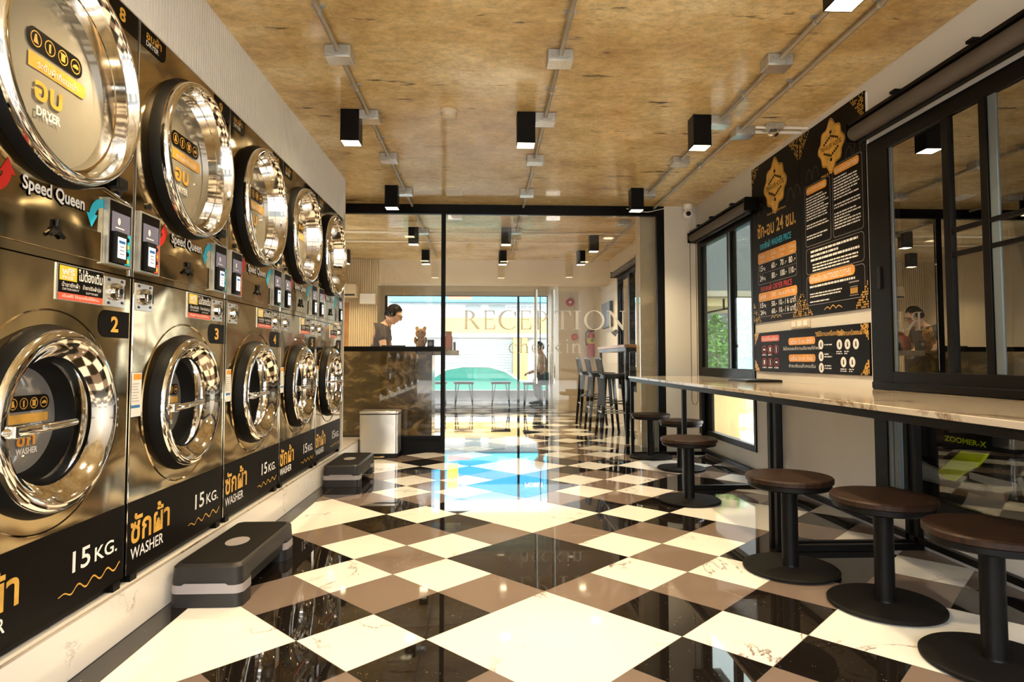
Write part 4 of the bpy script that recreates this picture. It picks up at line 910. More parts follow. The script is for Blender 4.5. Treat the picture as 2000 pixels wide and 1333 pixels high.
MB().box(XR - 0.045, XR - 0.015, 0.9, 6.08, 0.0315, 0.062).build('wall_rail', 'frame', t, bevel=0.002)
tr = thing('folder', 'thin dark closed folder lying on the marble counter below the boards', 'folder', (1.955, 4.56, CT))
MB().box(-0.13, 0.13, -0.17, 0.17, 0.0, 0.010).build('cover', 'black', tr, bevel=0.003); MB().box(-0.12, 0.128, -0.165, 0.165, 0.0102, 0.016).build('pages', 'darkgrey', tr, bevel=0.002)
def build_stool():
    t = thing('round_stool', 'x', 'stool', (0, 0, 0), 0, 'round stools at the marble counter')
    MB().lathe([(0.172, 0.384), (0.180, 0.389), (0.181, 0.405), (0.176, 0.411), (0.0001, 0.413)], (0, 0, 0), 'z', 56).build('seat', 'seat', t)
    MB().lathe([(0.0001, 0.362), (0.165, 0.362), (0.172, 0.367), (0.172, 0.384), (0.0001, 0.384)], (0, 0, 0), 'z', 56).build('seat_pan', 'frame', t)
    MB().lathe([(0.040, 0.016), (0.036, 0.022), (0.034, 0.03), (0.034, 0.362)], (0, 0, 0), 'z', 32).build('post', 'frame', t)
    MB().lathe([(0.0001, 0.004), (0.190, 0.004), (0.197, 0.006), (0.198, 0.014), (0.192, 0.019), (0.045, 0.022), (0.0001, 0.022)], (0, 0, 0), 'z', 60).build('base_plate', 'rubber', t)
    f = MB()
    for k in range(3): f.lathe([(0.014, 0.0), (0.014, 0.005), (0.0001, 0.005)], (0.15*math.cos(k*2.094), 0.15*math.sin(k*2.094), 0), 'z', 10)
    f.build('glides', 'black', t)
    return t
S0 = build_stool()
for i, (x, y, lb) in enumerate(((1.535, 1.895, 'round dark wood stool on a black pedestal, cut off by the right photo edge'), (1.492, 2.355, 'round dark wood stool on a black pedestal, second from the right photo edge'), (1.333, 2.768, 'round dark wood stool before the double counter leg, third from the right'),
                                (1.322, 4.115, 'round dark wood stool before the single counter leg'), (1.64, 5.31, 'round dark wood stool half hidden behind the single counter leg'), (1.549, 5.945, 'round dark wood stool at the far counter end by the glass'))):
    if i == 0: S0.location = (x, y, 0); S0['label'] = lb
    else: dup(S0, (x, y, 0), lb, rz=0.5 * i)

# ------------------------------------------------------------------ step benches and bin
def build_step():
    t = thing('step_bench', 'x', 'step', (0, 0, 0), 0, 'plastic steps in front of the washers')
    def frus(mb, w0, l0, z0, w1, l1, z1, r, yc=0.0, cap=True):
        n = 6; A = rrect(w0, l0, r, n); B = rrect(w1, l1, r, n); k = len(A)
        vs_ = [(p[0] - w0/2, p[1] - l0/2 + yc, z0) for p in A] + [(p[0] - w1/2, p[1] - l1/2 + yc, z1) for p in B]
        mb.add(vs_, [list(range(k))[::-1], [k + i for i in range(k)]] + [(i, (i+1) % k, k + (i+1) % k, k + i) for i in range(k)])
    top = MB(); frus(top, 0.262, 0.652, 0.098, 0.256, 0.646, 0.146, 0.035); frus(top, 0.256, 0.646, 0.146, 0.236, 0.626, 0.156, 0.033); top.build('platform', 'darkgrey', t, ang=50)
    mt = MB(); frus(mt, 0.226, 0.60, 0.1562, 0.224, 0.598, 0.158, 0.03); mt.build('tread_mat', 'rubber', t)
    for s in (-1, 1):
        e = MB(); frus(e, 0.268, 0.125, 0.001, 0.264, 0.121, 0.098, 0.035, s * 0.264); e.build('foot', 'darkgrey', t, ang=50)
        b = MB(); frus(b, 0.2695, 0.1265, 0.052, 0.2675, 0.1245, 0.082, 0.0355, s * 0.264); b.use('midgrey')
        b.flat([(-0.088, 0), (0.088, 0), (0.075, 0.008), (-0.075, 0.008)] if s < 0 else [(-0.088, 0), (-0.075, 0.008), (0.075, 0.008), (0.088, 0)], (0, s * 0.3275, 0.082), UF, VZ, 0.001 if s < 0 else -0.001)
        b.mats = ['midgrey']; b.fm = [0] * len(b.f); b.build('grey_band', parent=t, ang=50)
    MB().box(-0.118, 0.118, -0.20, 0.20, 0.052, 0.098).build('underside', 'black', t)
    MB().flat(ell(0, 0, 0.045, 0.068, 32), (0, -0.02, 0.1583), (1, 0, 0), (0, 1, 0), 0.0008).build('oval_badge', 'midgrey', t)
    return t
st0 = build_step(); st0.location = (-1.040, 2.765, 0); st0['label'] = 'dark plastic step bench nearest the camera, before the washer marked 3'
dup(st0, (-1.045, 4.985, 0), 'dark plastic step bench farther back, before the washer marked 6')
t = thing('pedal_bin', 'rectangular stainless pedal bin in front of the glass partition', 'bin', (-1.0, 6.12, 0))
MB().prism(rrect(0.36, 0.26, 0.035, 5), (-0.18, -0.13, 0.045), (1, 0, 0), (0, 1, 0), 0.365).build('body', 'satin', t)
MB().prism(rrect(0.366, 0.266, 0.037, 5), (-0.183, -0.133, 0.411), (1, 0, 0), (0, 1, 0), 0.026).build('lid', 'satin', t, bevel=0.006)
MB().prism(rrect(0.362, 0.262, 0.035, 5), (-0.181, -0.131, 0.404), (1, 0, 0), (0, 1, 0), 0.007).build('rim', 'black', t)
MB().prism(rrect(0.34, 0.24, 0.03, 5), (-0.17, -0.12, 0.001), (1, 0, 0), (0, 1, 0), 0.043).build('plinth', 'black', t)
MB().box(-0.065, 0.065, -0.185, -0.115, 0.012, 0.028).build('pedal', 'steel', t, bevel=0.004)

# ------------------------------------------------------------------ reception side behind the glass
t = thing('reception_counter', 'brown marble reception counter behind the glass with pale overhanging top', 'counter', (-1.5, 6.95, 0))
MB().box(-1.15, 0.93, -0.20, 0.20, 0.10, 1.018).build('front', 'brownmarble', t)
MB().box(-1.15, 0.92, -0.18, 0.20, 0, 0.10).build('plinth', 'black', t)
MB().box(-1.15, 1.21, 0.2005, 0.50, 0.965, 1.018).box(0.9305, 1.21, -0.16, 0.2, 0.965, 1.018).build('top', 'counter', t, bevel=0.004)
t = thing('desk_monitor', 'dark low screen lying on the reception counter', 'screen', (-1.0, 6.9, 1.019))
MB().box(-0.09, 0.09, -0.05, 0.05, 0, 0.012).build('stand', 'darkgrey', t); MB().box(-0.13, 0.13, -0.01, 0.01, 0.013, 0.055).build('panel', 'darkgrey', t, bevel=0.003)
t = thing('plush_toy', 'tan plush toy sitting on the reception counter', 'toy', (-0.712, 6.95, 1.019))
def blob(mb, c, r, sx=1, sy=1, sz=1, seg=18):
    n = 9; mb_v = []
    prof = [(max(1e-4, math.sin(PI * k / n)) * r, -math.cos(PI * k / n) * r * sz) for k in range(n + 1)]
    o = len(mb.v); mb.lathe(prof, c, 'z', seg)
    for i in range(o, len(mb.v)):
        x, y, z = mb.v[i]; mb.v[i] = (c[0] + (x - c[0]) * sx, c[1] + (y - c[1]) * sy, z)
m = MB(); blob(m, (0, 0, 0.075), 0.062, 0.9, 0.9, 1.2); blob(m, (0, -0.005, 0.185), 0.060, 1.0, 0.9, 0.95); m.build('body', 'plush', t)
for s in (-1, 1):
    m = MB(); blob(m, (s * 0.042, 0, 0.240), 0.020, 1, 0.7, 1.3); m.build('ear', 'gold', t)
    m = MB(); blob(m, (s * 0.055, -0.03, 0.11), 0.022, 0.8, 0.8, 1.8); m.build('arm', 'plush', t)
    m = MB(); blob(m, (s * 0.020, -0.054, 0.200), 0.007, 1, 0.6, 1); m.build('eye', 'black', t)
t = thing('speaker_box', 'small dark upright box beside the plush toy on the counter', 'box', (-0.60, 6.92, 1.019))
MB().box(-0.035, 0.035, -0.04, 0.04, 0, 0.115).build('case', 'darkgrey', t, bevel=0.004); MB().lathe([(0.022, 0), (0.018, 0.003), (0.0001, 0.003)], (0, -0.044, 0.07), 'y', 16).build('cone', 'midgrey', t)
t = thing('wooden_caddy', 'orange wooden brochure holder at the end of the reception counter', 'holder', (-0.415, 6.92, 1.019))
MB().box(-0.05, 0.05, -0.05, 0.05, 0, 0.02).box(-0.05, -0.042, -0.05, 0.05, 0.02, 0.15).box(0.042, 0.05, -0.05, 0.05, 0.02, 0.15).box(-0.042, 0.042, 0.04, 0.05, 0.02, 0.21).build('holder', 'woodtop', t)
MB().box(-0.036, 0.036, -0.01, 0.03, 0.021, 0.17).build('leaflets', 'coral', t); MB().box(0.06, 0.085, -0.02, 0.02, 0, 0.09).build('pen_pot', 'darkgrey', t)
t = thing('air_conditioner', 'pale air conditioner box on the ribbed wall at far left', 'air conditioner', (-2.12, YB - 0.17, 1.86))
MB().box(-0.16, 0.16, -0.11, 0.11, 0, 0.21).build('casing', 'cream', t, bevel=0.02); MB().box(-0.14, 0.14, -0.115, -0.111, 0.02, 0.05).build('vent', 'darkgrey', t)
t = thing('fuse_box', 'flat cream panel box on the ribbed wall behind the standing person', 'box', (-1.82, YB - 0.09, 1.77))
MB().box(-0.125, 0.125, -0.02, 0.04, 0, 0.17).build('case', 'cream', t, bevel=0.004); MB().box(-0.115, 0.115, -0.024, -0.0205, 0.01, 0.16).build('door', 'rib', t, bevel=0.002)
struct(MB().box(-2.30, -2.12, YB - 0.06, YB - 0.046, 0, 1.80).build('door_3', 'woodtop'))

# right side of the far room
t = thing('bar_table', 'tall oak topped bar table on black legs along the far right wall', 'table', (1.72, 7.65, 0))
MB().box(-0.215, 0.21, -0.80, 0.85, 1.052, 1.085).build('table_top', 'woodtop', t, bevel=0.003)
f = MB().box(-0.20, 0.20, -0.78, 0.83, 1.012, 1.0515); f.build('apron', 'frame', t)
for x in (-0.20, 0.165):
    for y in (-0.78, 0.795): MB().box(x, x + 0.035, y, y + 0.035, 0.001, 1.012).build('leg', 'frame', t)
def build_barstool():
    t = thing('bar_stool', 'x', 'bar stool', (0, 0, 0), 0, 'black metal bar stools at the tall table')
    MB().prism(rrect(0.32, 0.32, 0.05, 4), (-0.16, -0.16, 0.735), (1, 0, 0), (0, 1, 0), 0.018).build('seat', 'frame', t, bevel=0.004)
    MB().prism(rrect(0.29, 0.29, 0.04, 4), (-0.145, -0.145, 0.695), (1, 0, 0), (0, 1, 0), 0.04).build('seat_skirt', 'frame', t)
    for sx in (-1, 1):
        for sy in (-1, 1):
            MB().tube([(sx*0.13, sy*0.13, 0.70), (sx*0.155, sy*0.155, 0.38), (sx*0.185, sy*0.185, 0.02), (sx*0.19, sy*0.19, 0.001)], [0.026, 0.022, 0.016, 0.017], 8).build('leg', 'frame', t)
    for z, q in ((0.30, 0.163), (0.42, 0.151)):
        m = MB()
        if z < 0.4: m.tube([(-q, -q, z), (q, -q, z), (q, q, z), (-q, q, z)], 0.009, 8, closed=True)
        else: m.tube([(-q, -q, z), (q, q, z)], 0.007, 8).tube([(-q, q, z - 0.02), (q, -q, z - 0.02)], 0.007, 8)
        m.build('foot_ring' if z < 0.4 else 'cross_brace', 'zinc' if z < 0.4 else 'frame', t)
    b = MB(); b.tube([(-0.15, -0.14, 0.74), (-0.185, -0.15, 0.915), (-0.19, -0.10, 0.935), (-0.19, 0.10, 0.935), (-0.185, 0.15, 0.915), (-0.15, 0.14, 0.74)], 0.014, 8)
    b.build('backrest', 'frame', t)
    for q in (-0.05, 0.05): MB().tube([(-0.15, q, 0.75), (-0.19, q, 0.93)], 0.014, 6).build('back_slat', 'frame', t)
    return t
bs = build_barstool(); bs.location = (1.50, 9.02, 0); bs['label'] = 'black metal bar stool at the far end of the tall oak table'
dup(bs, (1.50, 8.22, 0), 'black metal bar stool in the middle of the tall oak table'); dup(bs, (1.52, 7.50, 0), 'black metal bar stool at the near end of the tall oak table')
f4 = MB().use('frame')
for y0, y1, z0, z1 in ((7.75, 7.82, 0.5, 2.15), (9.18, 9.25, 0.5, 2.15), (7.82, 9.18, 2.08, 2.15), (7.82, 9.18, 0.5, 0.56), (8.45, 8.53, 0.56, 2.08)): f4.box(XRF - 0.01, XRF + 0.09, y0, y1, z0, z1)
w4 = struct(f4.build('window_4')); MB().box(XRF + 0.03, XRF + 0.036, 7.82, 9.18, 0.56, 2.08).build('pane', 'winglass', w4, smooth=False)
t = thing('roller_blind', 'dark roller blind over the far right window behind the glass', 'blind', (XRF - 0.06, 8.5, 2.17)); MB().lathe([(0.0001, -0.78), (0.04, -0.78), (0.04, 0.78), (0.0001, 0.78)], (0, 0, 0), 'y', 20).build('roller', 'blind', t); MB().box(-0.04, 0.055, -0.785, -0.78, -0.045, 0.045).box(-0.04, 0.055, 0.78, 0.785, -0.045, 0.045).build('bracket', 'frame', t)
t = thing('wall_screen', 'dark wall-mounted screen past the far right window', 'screen', (XRF, 9.95, 1.62)); MB().box(-0.05, 0, -0.35, 0.35, -0.20, 0.20).build('case', 'black', t, bevel=0.005); MB().box(-0.052, -0.0505, -0.33, 0.33, -0.18, 0.18).build('panel', 'darkgrey', t)
t = thing('desk_lamp', 'small black lamp on the far end of the tall table', 'lamp', (1.78, 8.36, 1.0855))
MB().lathe([(0.05, 0), (0.05, 0.012), (0.0001, 0.014)], (0, 0, 0), 'z', 20).build('base', 'black', t); MB().tube([(0, 0, 0.012), (0.01, 0, 0.16), (-0.05, 0, 0.22)], 0.007, 8).build('arm', 'black', t); MB().tube([(-0.04, 0, 0.22), (-0.09, 0, 0.17)], [0.02, 0.045], 14).build('shade', 'black', t)
t = thing('fire_extinguisher', 'red fire extinguisher hanging on the cream end wall', 'fire extinguisher', (1.885, 11.31, 0.97))
MB().lathe([(0.0001, 0), (0.062, 0.0), (0.068, 0.012), (0.068, 0.36), (0.055, 0.405), (0.025, 0.43), (0.022, 0.45), (0.0001, 0.45)], (0, 0, 0), 'z', 28).build('cylinder', 'extred', t)
m = MB().use('yellow'); open_lathe(m, [(0.0685, 0.235), (0.0685, 0.335)], (0, 0, 0), 'z', 28); m.use('leaf'); m.box(-0.02, 0.03, -0.0715, -0.0705, 0.26, 0.32); m.build('label_band', parent=t)
MB().tube([(0, 0, 0.46), (-0.05, -0.02, 0.475), (-0.095, -0.02, 0.42), (-0.10, -0.02, 0.28), (-0.085, -0.02, 0.20)], 0.011, 8).build('hose', 'black', t); MB().box(-0.02, 0.09, -0.012, 0.012, 0.452, 0.475).box(-0.02, 0.07, -0.010, 0.010, 0.495, 0.505).build('valve_handle', 'black', t)
MB().box(-0.03, 0.03, 0.07, 0.089, 0.1, 0.45).build('bracket', 'black', t)
t = thing('alarm_bell', 'round dark red alarm bell high on the cream end wall', 'alarm bell', (1.516, 11.40, 1.955)); MB().lathe([(0.075, 0), (0.075, -0.02), (0.068, -0.045), (0.03, -0.055), (0.0001, -0.055)], (0, 0, 0), 'y', 28).build('gong', 'extred', t); MB().lathe([(0.022, -0.055), (0.022, -0.062), (0.0001, -0.064)], (0, 0, 0), 'y', 16).build('boss', 'silver', t)
MB().tube([(0, -0.01, 0.07), (0, -0.01, 0.17)], 0.01, 8).build('wire_pipe', 'cream', t)
t = thing('fire_call_point', 'round red fire call point beside the extinguisher', 'alarm', (1.597, 11.40, 1.325)); MB().lathe([(0.062, 0), (0.060, -0.03), (0.0001, -0.034)], (0, 0, 0), 'y', 26).build('body', 'extred', t); MB().lathe([(0.03, -0.034), (0.026, -0.039), (0.0001, -0.039)], (0, 0, 0), 'y', 18).build('button', 'coral', t); MB().tube([(0, -0.012, 0.06), (0, -0.012, 0.56)], 0.007, 8).build('wire_pipe', 'cream', t)

# street window, low hairpin stools
f5 = MB().use('darkgrey')
for x in (-2.13, 0.66, 1.14, 1.29): f5.box(x, x + (0.05 if x != 1.14 else 0.02), YE + 0.02, YE + 0.07, 0, 2.27)
f5.box(-2.13, 1.31, YE + 0.02, YE + 0.07, 2.255, 2.27)
w5 = struct(f5.build('window_5')); MB().box(-2.08, 1.29, YE + 0.04, YE + 0.046, 0.0, 2.22).build('pane', 'farglass', w5, smooth=False)
def build_low():
    t = thing('hairpin_stool', 'x', 'stool', (0, 0, 0), 0, 'low stools at the street window')
    MB().box(-0.19, 0.19, -0.15, 0.15, 0.44, 0.485).build('seat', 'frame', t, bevel=0.008)
    for sx in (-1, 1):
        for sy in (-1, 1): MB().tube([(sx*0.16, sy*0.12, 0.44), (sx*0.17, sy*0.13, 0.001)], 0.008, 6).tube([(sx*0.10, sy*0.12, 0.44), (sx*0.17, sy*0.13, 0.004)], 0.006, 6).build('leg', 'frame', t)
    return t
l0 = build_low(); l0.location = (-0.96, 12.5, 0); l0['label'] = 'low black stool by the street window, right behind the black glass partition post'
for x, lb in ((-0.43, 'low black stool before the left end of the teal car'), (0.29, 'low black stool before the middle of the teal car'), (0.90, 'low black stool beside the seated person')): dup(l0, (x, 12.5 if x < 0.8 else 12.15, 0), lb)

# ------------------------------------------------------------------ people
def skin_mesh(pts, edges, rad, sub=2):
    me = bpy.data.meshes.new('tmp_skin'); bm = bmesh.new(); ly = bm.verts.layers.skin.verify(); vs_ = [bm.verts.new(p) for p in pts]
    for a, b in edges: bm.edges.new((vs_[a], vs_[b]))
    for v, r in zip(vs_, rad): v[ly].radius = (r, r) if not isinstance(r, tuple) else r
    vs_[0][ly].use_root = True; bm.to_mesh(me); bm.free()
    o = bpy.data.objects.new('tmp_skin', me); col.objects.link(o)
    o.modifiers.new('s', 'SKIN').use_smooth_shade = True; q = o.modifiers.new('u', 'SUBSURF'); q.levels = sub; q.render_levels = sub
    dg = bpy.context.evaluated_depsgraph_get(); out = bpy.data.meshes.new_from_object(o.evaluated_get(dg))
    bpy.data.objects.remove(o); bpy.data.meshes.remove(me); return out
def link_mesh(name, me, key, parent):
    me.name = name; me.materials.clear(); me.materials.append(M[key])
    for p in me.polygons: p.use_smooth = True; p.material_index = 0
    o = bpy.data.objects.new(name, me); col.objects.link(o); o.parent = parent; return o
def person(label, loc, rz, J, shirt, skinkey='skin', hairkey='hair', glasses=True):
    """J: joints in a frame where +x is the facing direction: pelvis, chest, neck, head, per side shoulder/elbow/wrist and hip/knee/ankle."""
    t = thing('person', label, 'person', loc, rz)
    def fing(wr, el):
        d = (V3(wr) - V3(el)).normalized(); sd = d.cross(V3((0, 0, 1)));  sd = sd.normalized() if sd.length > 1e-3 else V3((0, 1, 0)); dn = sd.cross(d) * 1.0
        if dn.z > 0: dn = -dn
        return V3(wr), d, sd, dn
    P, E, R = [], [], []
    def n(p, r, par=None):
        P.append(V3(p)); R.append(r)
        if par is not None: E.append((par, len(P) - 1))
        return len(P) - 1
    pv = n(J['pelvis'], (0.135, 0.105)); wa_ = n((V3(J['pelvis']) * 0.55 + V3(J['chest']) * 0.45), (0.125, 0.10), pv); ch = n(J['chest'], (0.15, 0.11), wa_); nk = n(J['neck'], 0.055, ch); hb = n(V3(J['neck']) * 0.45 + V3(J['head']) * 0.55, 0.055, nk)
    hands = []
    for s in 'LR':
        sh = n(J['sh' + s], 0.060, ch); el = n(J['el' + s], 0.042, sh); m_ = n(V3(J['el' + s]) * 0.5 + V3(J['wr' + s]) * 0.5, 0.036, el); wr = n(J['wr' + s], 0.026, m_)
        o, d, sd, dn = fing(J['wr' + s], J['el' + s]); pm = n(o + d * 0.055, (0.040, 0.020), wr); hands.append((o, d, sd, dn))
        hp = n(J['hp' + s], 0.085, pv); kn = n(J['kn' + s], 0.056, hp); cf = n(V3(J['kn' + s]) * 0.65 + V3(J['an' + s]) * 0.35, 0.052, kn); an = n(J['an' + s], 0.036, cf)
    b = link_mesh('body', skin_mesh(P, E, R), skinkey, t)
    # fingers and thumbs
    for s, (o, d, sd, dn) in zip('LR', hands):
        for k in range(4):
            b0 = o + d * 0.075 + sd * (0.026 - 0.0175 * k); L = (0.034, 0.040, 0.038, 0.028)[k]
            link_mesh('finger', skin_mesh([b0, b0 + d * L, b0 + d * (L * 1.6) + dn * L * 0.5, b0 + d * (L * 1.8) + dn * L * 1.05], [(0, 1), (1, 2), (2, 3)], [0.0095, 0.009, 0.0085, 0.007], 1), skinkey, t)
        b0 = o + d * 0.03 + sd * 0.028
        link_mesh('thumb', skin_mesh([b0, b0 + d * 0.025 + sd * 0.022 + dn * 0.01, b0 + d * 0.055 + sd * 0.026 + dn * 0.02], [(0, 1), (1, 2)], [0.012, 0.0105, 0.008], 1), skinkey, t)
    # head: deformed sphere with brow, nose, mouth and chin
    H = V3(J['head']); tilt = J.get('tilt', 0.0); rot = Matrix.Rotation(tilt, 3, 'Y')
    bm = bmesh.new(); bmesh.ops.create_uvsphere(bm, u_segments=32, v_segments=24, radius=1)
    for v in bm.verts:
        x, y, z = v.co
        sx = 0.098 * (1 - 0.10 * max(0, -z)); sy = 0.076 * (1 - 0.30 * max(0, -z)); q = V3((x * sx, y * sy, z * 0.118))
        if x > 0:
            if abs(y) < 0.22 and -0.35 < z < 0.12: q.x += 0.024 * (1 - abs(y) / 0.22) * (1 - (z + 0.22) ** 2 * 8 if abs(z + 0.22) < 0.35 else 0)
            if 0.08 < z < 0.25: q.x += 0.004
            if abs(z - 0.02) < 0.08 and 0.2 < abs(y) < 0.55: q.x -= 0.006
            if z < -0.75: q.x += 0.016
            if abs(z + 0.55) < 0.07 and abs(y) < 0.35: q.x += 0.005
        v.co = rot @ q + H
    hm = bpy.data.meshes.new('head'); bm.to_mesh(hm); bm.free(); hd = link_mesh('head', hm, skinkey, t)
    for s in (-1, 1):
        m = MB(); c = H + rot @ V3((0.082, s * 0.030, 0.006)); blob(m, c, 0.011, 0.8, 1.1, 0.7, 12); m.build('eye', 'black', hd)
        m = MB(); c = H + rot @ V3((-0.004, s * 0.077, -0.008)); blob(m, c, 0.026, 0.6, 0.32, 1.2, 12); m.build('ear', skinkey, hd)
    m = MB(); c = H + rot @ V3((0.090, 0, -0.062)); blob(m, c, 0.02, 0.35, 1.0, 0.25, 12); m.build('mouth', 'coral', hd)
    bm = bmesh.new(); bmesh.ops.create_uvsphere(bm, u_segments=32, v_segments=24, radius=1); kill = []
    for v in bm.verts:
        x, y, z = v.co
        if z < -0.45 + 0.75 * max(0, x) + (0.35 if x > 0.45 else 0): kill.append(v)
        rr = 1.10 + 0.03 * math.sin(9 * y + 5 * z); v.co = rot @ V3((x * 0.098 * rr - 0.004, y * 0.078 * rr, z * 0.118 * rr + 0.004)) + H
    bmesh.ops.delete(bm, geom=kill, context='VERTS'); hm = bpy.data.meshes.new('hair'); bm.to_mesh(hm); bm.free(); link_mesh('hair', hm, hairkey, t)
    if glasses:
        m = MB()
        for s in (-1, 1):
            A = [H + rot @ V3((0.104, s * 0.033 + 0.024 * math.cos(2*PI*k/16), 0.008 + 0.019 * math.sin(2*PI*k/16))) for k in range(16)]; m.tube(A, 0.0025, 6, closed=True)
            m.tube([H + rot @ V3((0.104, s * 0.057, 0.012)), H + rot @ V3((0.05, s * 0.078, 0.012)), H + rot @ V3((-0.01, s * 0.082, 0.010))], 0.0025, 6)
        m.tube([H + rot @ V3((0.106, -0.009, 0.010)), H + rot @ V3((0.106, 0.009, 0.010))], 0.0025, 6); m.build('glasses', 'black', t)
    # clothes
    P, E, R = [], [], []
    pv = n(J['pelvis'], (0.150, 0.122)); wa_ = n((V3(J['pelvis']) * 0.55 + V3(J['chest']) * 0.45), (0.142, 0.118), pv); ch = n(J['chest'], (0.168, 0.128), wa_); nk = n(V3(J['neck']) * 0.7 + V3(J['chest']) * 0.3, 0.074, ch)
    for s in 'LR': sh = n(J['sh' + s], 0.078, ch); n(V3(J['sh' + s]) * 0.3 + V3(J['el' + s]) * 0.7, 0.064, sh)
    link_mesh('shirt', skin_mesh(P, E, R), shirt, t)
    P, E, R = [], [], []
    pv = n(V3(J['pelvis']) - V3((0, 0, 0.02)), (0.148, 0.118))
    for s in 'LR': hp = n(J['hp' + s], 0.100, pv); kn = n(J['kn' + s], 0.072, hp); n(V3(J['kn' + s]) * 0.12 + V3(J['an' + s]) * 0.88, 0.058, kn)
    link_mesh('trousers', skin_mesh(P, E, R), 'trousers', t)
    for s in 'LR':
        a = V3(J['an' + s]); link_mesh('shoe', skin_mesh([a + V3((-0.03, 0, -0.045)), a + V3((0.05, 0, -0.05)), a + V3((0.15, 0, -0.056)), a + V3((0.19, 0, -0.060))], [(0, 1), (1, 2), (2, 3)], [(0.042, 0.040), (0.045, 0.038), (0.042, 0.030), (0.032, 0.022)], 2), 'black', t)
    return t
person('person with black hair, glasses and charcoal shirt standing behind the reception counter, looking down', (-1.26, 7.75, 0), 0.0,
       dict(pelvis=(-0.06, 0, 0.90), chest=(0.0, 0, 1.20), neck=(0.06, 0, 1.36), head=(0.135, 0, 1.465), tilt=0.42, shL=(0.0, 0.17, 1.29), shR=(0.0, -0.17, 1.29), elL=(0.06, 0.23, 1.05), elR=(0.06, -0.23, 1.05),
            wrL=(0.26, 0.16, 1.02), wrR=(0.26, -0.16, 1.02), hpL=(-0.06, 0.09, 0.84), hpR=(-0.06, -0.09, 0.84), knL=(-0.03, 0.10, 0.47), knR=(-0.03, -0.10, 0.47), anL=(-0.06, 0.10, 0.095), anR=(-0.06, -0.10, 0.095)), 'shirt')
person('person in black trousers and beige shirt sitting at right of the street window', (1.165, 12.9, 0), PI,
       dict(pelvis=(0.0, 0, 0.56), chest=(0.03, 0, 0.88), neck=(0.05, 0, 1.04), head=(0.085, 0, 1.16), tilt=0.2, shL=(0.02, 0.17, 0.97), shR=(0.02, -0.17, 0.97), elL=(0.08, 0.22, 0.72), elR=(0.08, -0.22, 0.72),
            wrL=(0.26, 0.12, 0.66), wrR=(0.26, -0.12, 0.66), hpL=(0.03, 0.09, 0.54), hpR=(0.03, -0.09, 0.54), knL=(0.17, 0.10, 0.48), knR=(0.17, -0.10, 0.48), anL=(0.10, 0.10, 0.095), anR=(0.10, -0.10, 0.095)), 'beigeshirt', glasses=False)
t = thing('low_chair', 'dark chair under the seated person at the street window', 'chair', (1.055, 12.9, 0))
MB().box(0.02, 0.20, -0.18, 0.18, 0.40, 0.435).build('seat', 'frame', t); 
for x in (0.03, 0.17):
    for y in (-0.16, 0.13): MB().box(x, x + 0.025, y, y + 0.025, 0.001, 0.40).build('leg', 'frame', t)

# ------------------------------------------------------------------ the street beyond the far window
struct(MB().box(-30, 30, YE + 0.5, 60, -0.85, -0.75).build('ground', 'asphalt', smooth=False))
struct(MB().box(-6, 6, YE + 0.16, YE + 0.5, -0.75, 0.26).build('trim_6', 'asphalt'))
struct(MB().box(-12, 12, -30, -1.75, -0.12, -0.02).build('pavement', 'pave', smooth=False))
t = thing('shop_building', 'white and yellow shop front with blue sign across the street', 'building', (0, 33, -0.75))
MB().box(-9, 3.6, 0, 4, 0, 11).build('wall', 'facade', t)
MB().box(-2.1, 3.4, -0.12, -0.001, 3.0, 3.85).build('yellow_band', 'facadeyellow', t)
MB().box(-3.5, 3.6, -0.3, -0.001, 2.80, 3.0).build('ledge', 'facade', t)
m = MB(); m.box(-2.1, 1.35, -0.06, -0.001, 0, 2.6)
for k in range(18): m.box(-2.1, 1.35, -0.075, -0.061, 0.1 + k * 0.14, 0.2 + k * 0.14)
m.build('shutter', 'shutter', t)
MB().box(1.40, 2.15, -0.25, -0.001, 0, 2.79).build('pillar', 'facadeyellow', t)
for a, b in ((-1.07, -0.30), (0.15, 0.98)): MB().box(a, b, -0.05, -0.001, 3.92, 4.50).build('window', 'shutter', t)
m = MB().use('signblue').box(-5.0, 3.25, -0.45, -0.001, 4.62, 6.95); m.use('signcyan').box(-5.0, 3.25, -0.46, -0.4505, 4.62, 4.95)
m.use('white'); text(m, 'ddS', (0.6, -0.4505, 4.98), UF, VZ, 1.6, 0.45, 0.02, 0.004)
text(m, 'MOBILE', (2.0, -0.4505, 6.1), UF, VZ, 0.9, 0.22, 0.02, 0.004)
m.use('yellow').flat([(0,0),(0.55,0),(0.55,1.5),(0,1.5)], (-1.95, -0.4505, 5.1), UF, VZ, 0.005); m.use('coral').flat([(0,0),(1.2,0),(1.2,.16),(0,.16)], (-1.95, -0.4605, 4.75), UF, VZ, 0.005)
m.build('shop_sign', parent=t, smooth=False)
m = MB().use('shutter'); text(m, 'COFFEE TEXTILE', (1.1, -0.001, 4.2), UF, VZ, 2.2, 0.24, 0.02, 0.02); m.build('lettering', parent=t, smooth=False)
t = thing('brown_building', 'brown shop house to the right of the blue sign across the street', 'building', (0, 33, -0.75))
MB().box(3.62, 14, 0, 4, 0, 10).build('wall', 'woodtop', t)
for k in range(4): MB().box(4.2 + k * 2.3, 5.8 + k * 2.3, -0.06, -0.001, 0.9, 3.4).build('window', 'garage', t)
t = thing('teal_taxi', 'teal car parked across the street window', 'car', (-0.25, 20, -0.75))
prof = [(-2.3, .35), (-2.32, .70), (-2.2, .92), (-1.55, 1.0), (-0.95, 1.38), (-0.45, 1.47), (0.35, 1.46), (0.85, 1.32), (1.35, 1.02), (2.05, .90), (2.25, .72), (2.28, .38)]
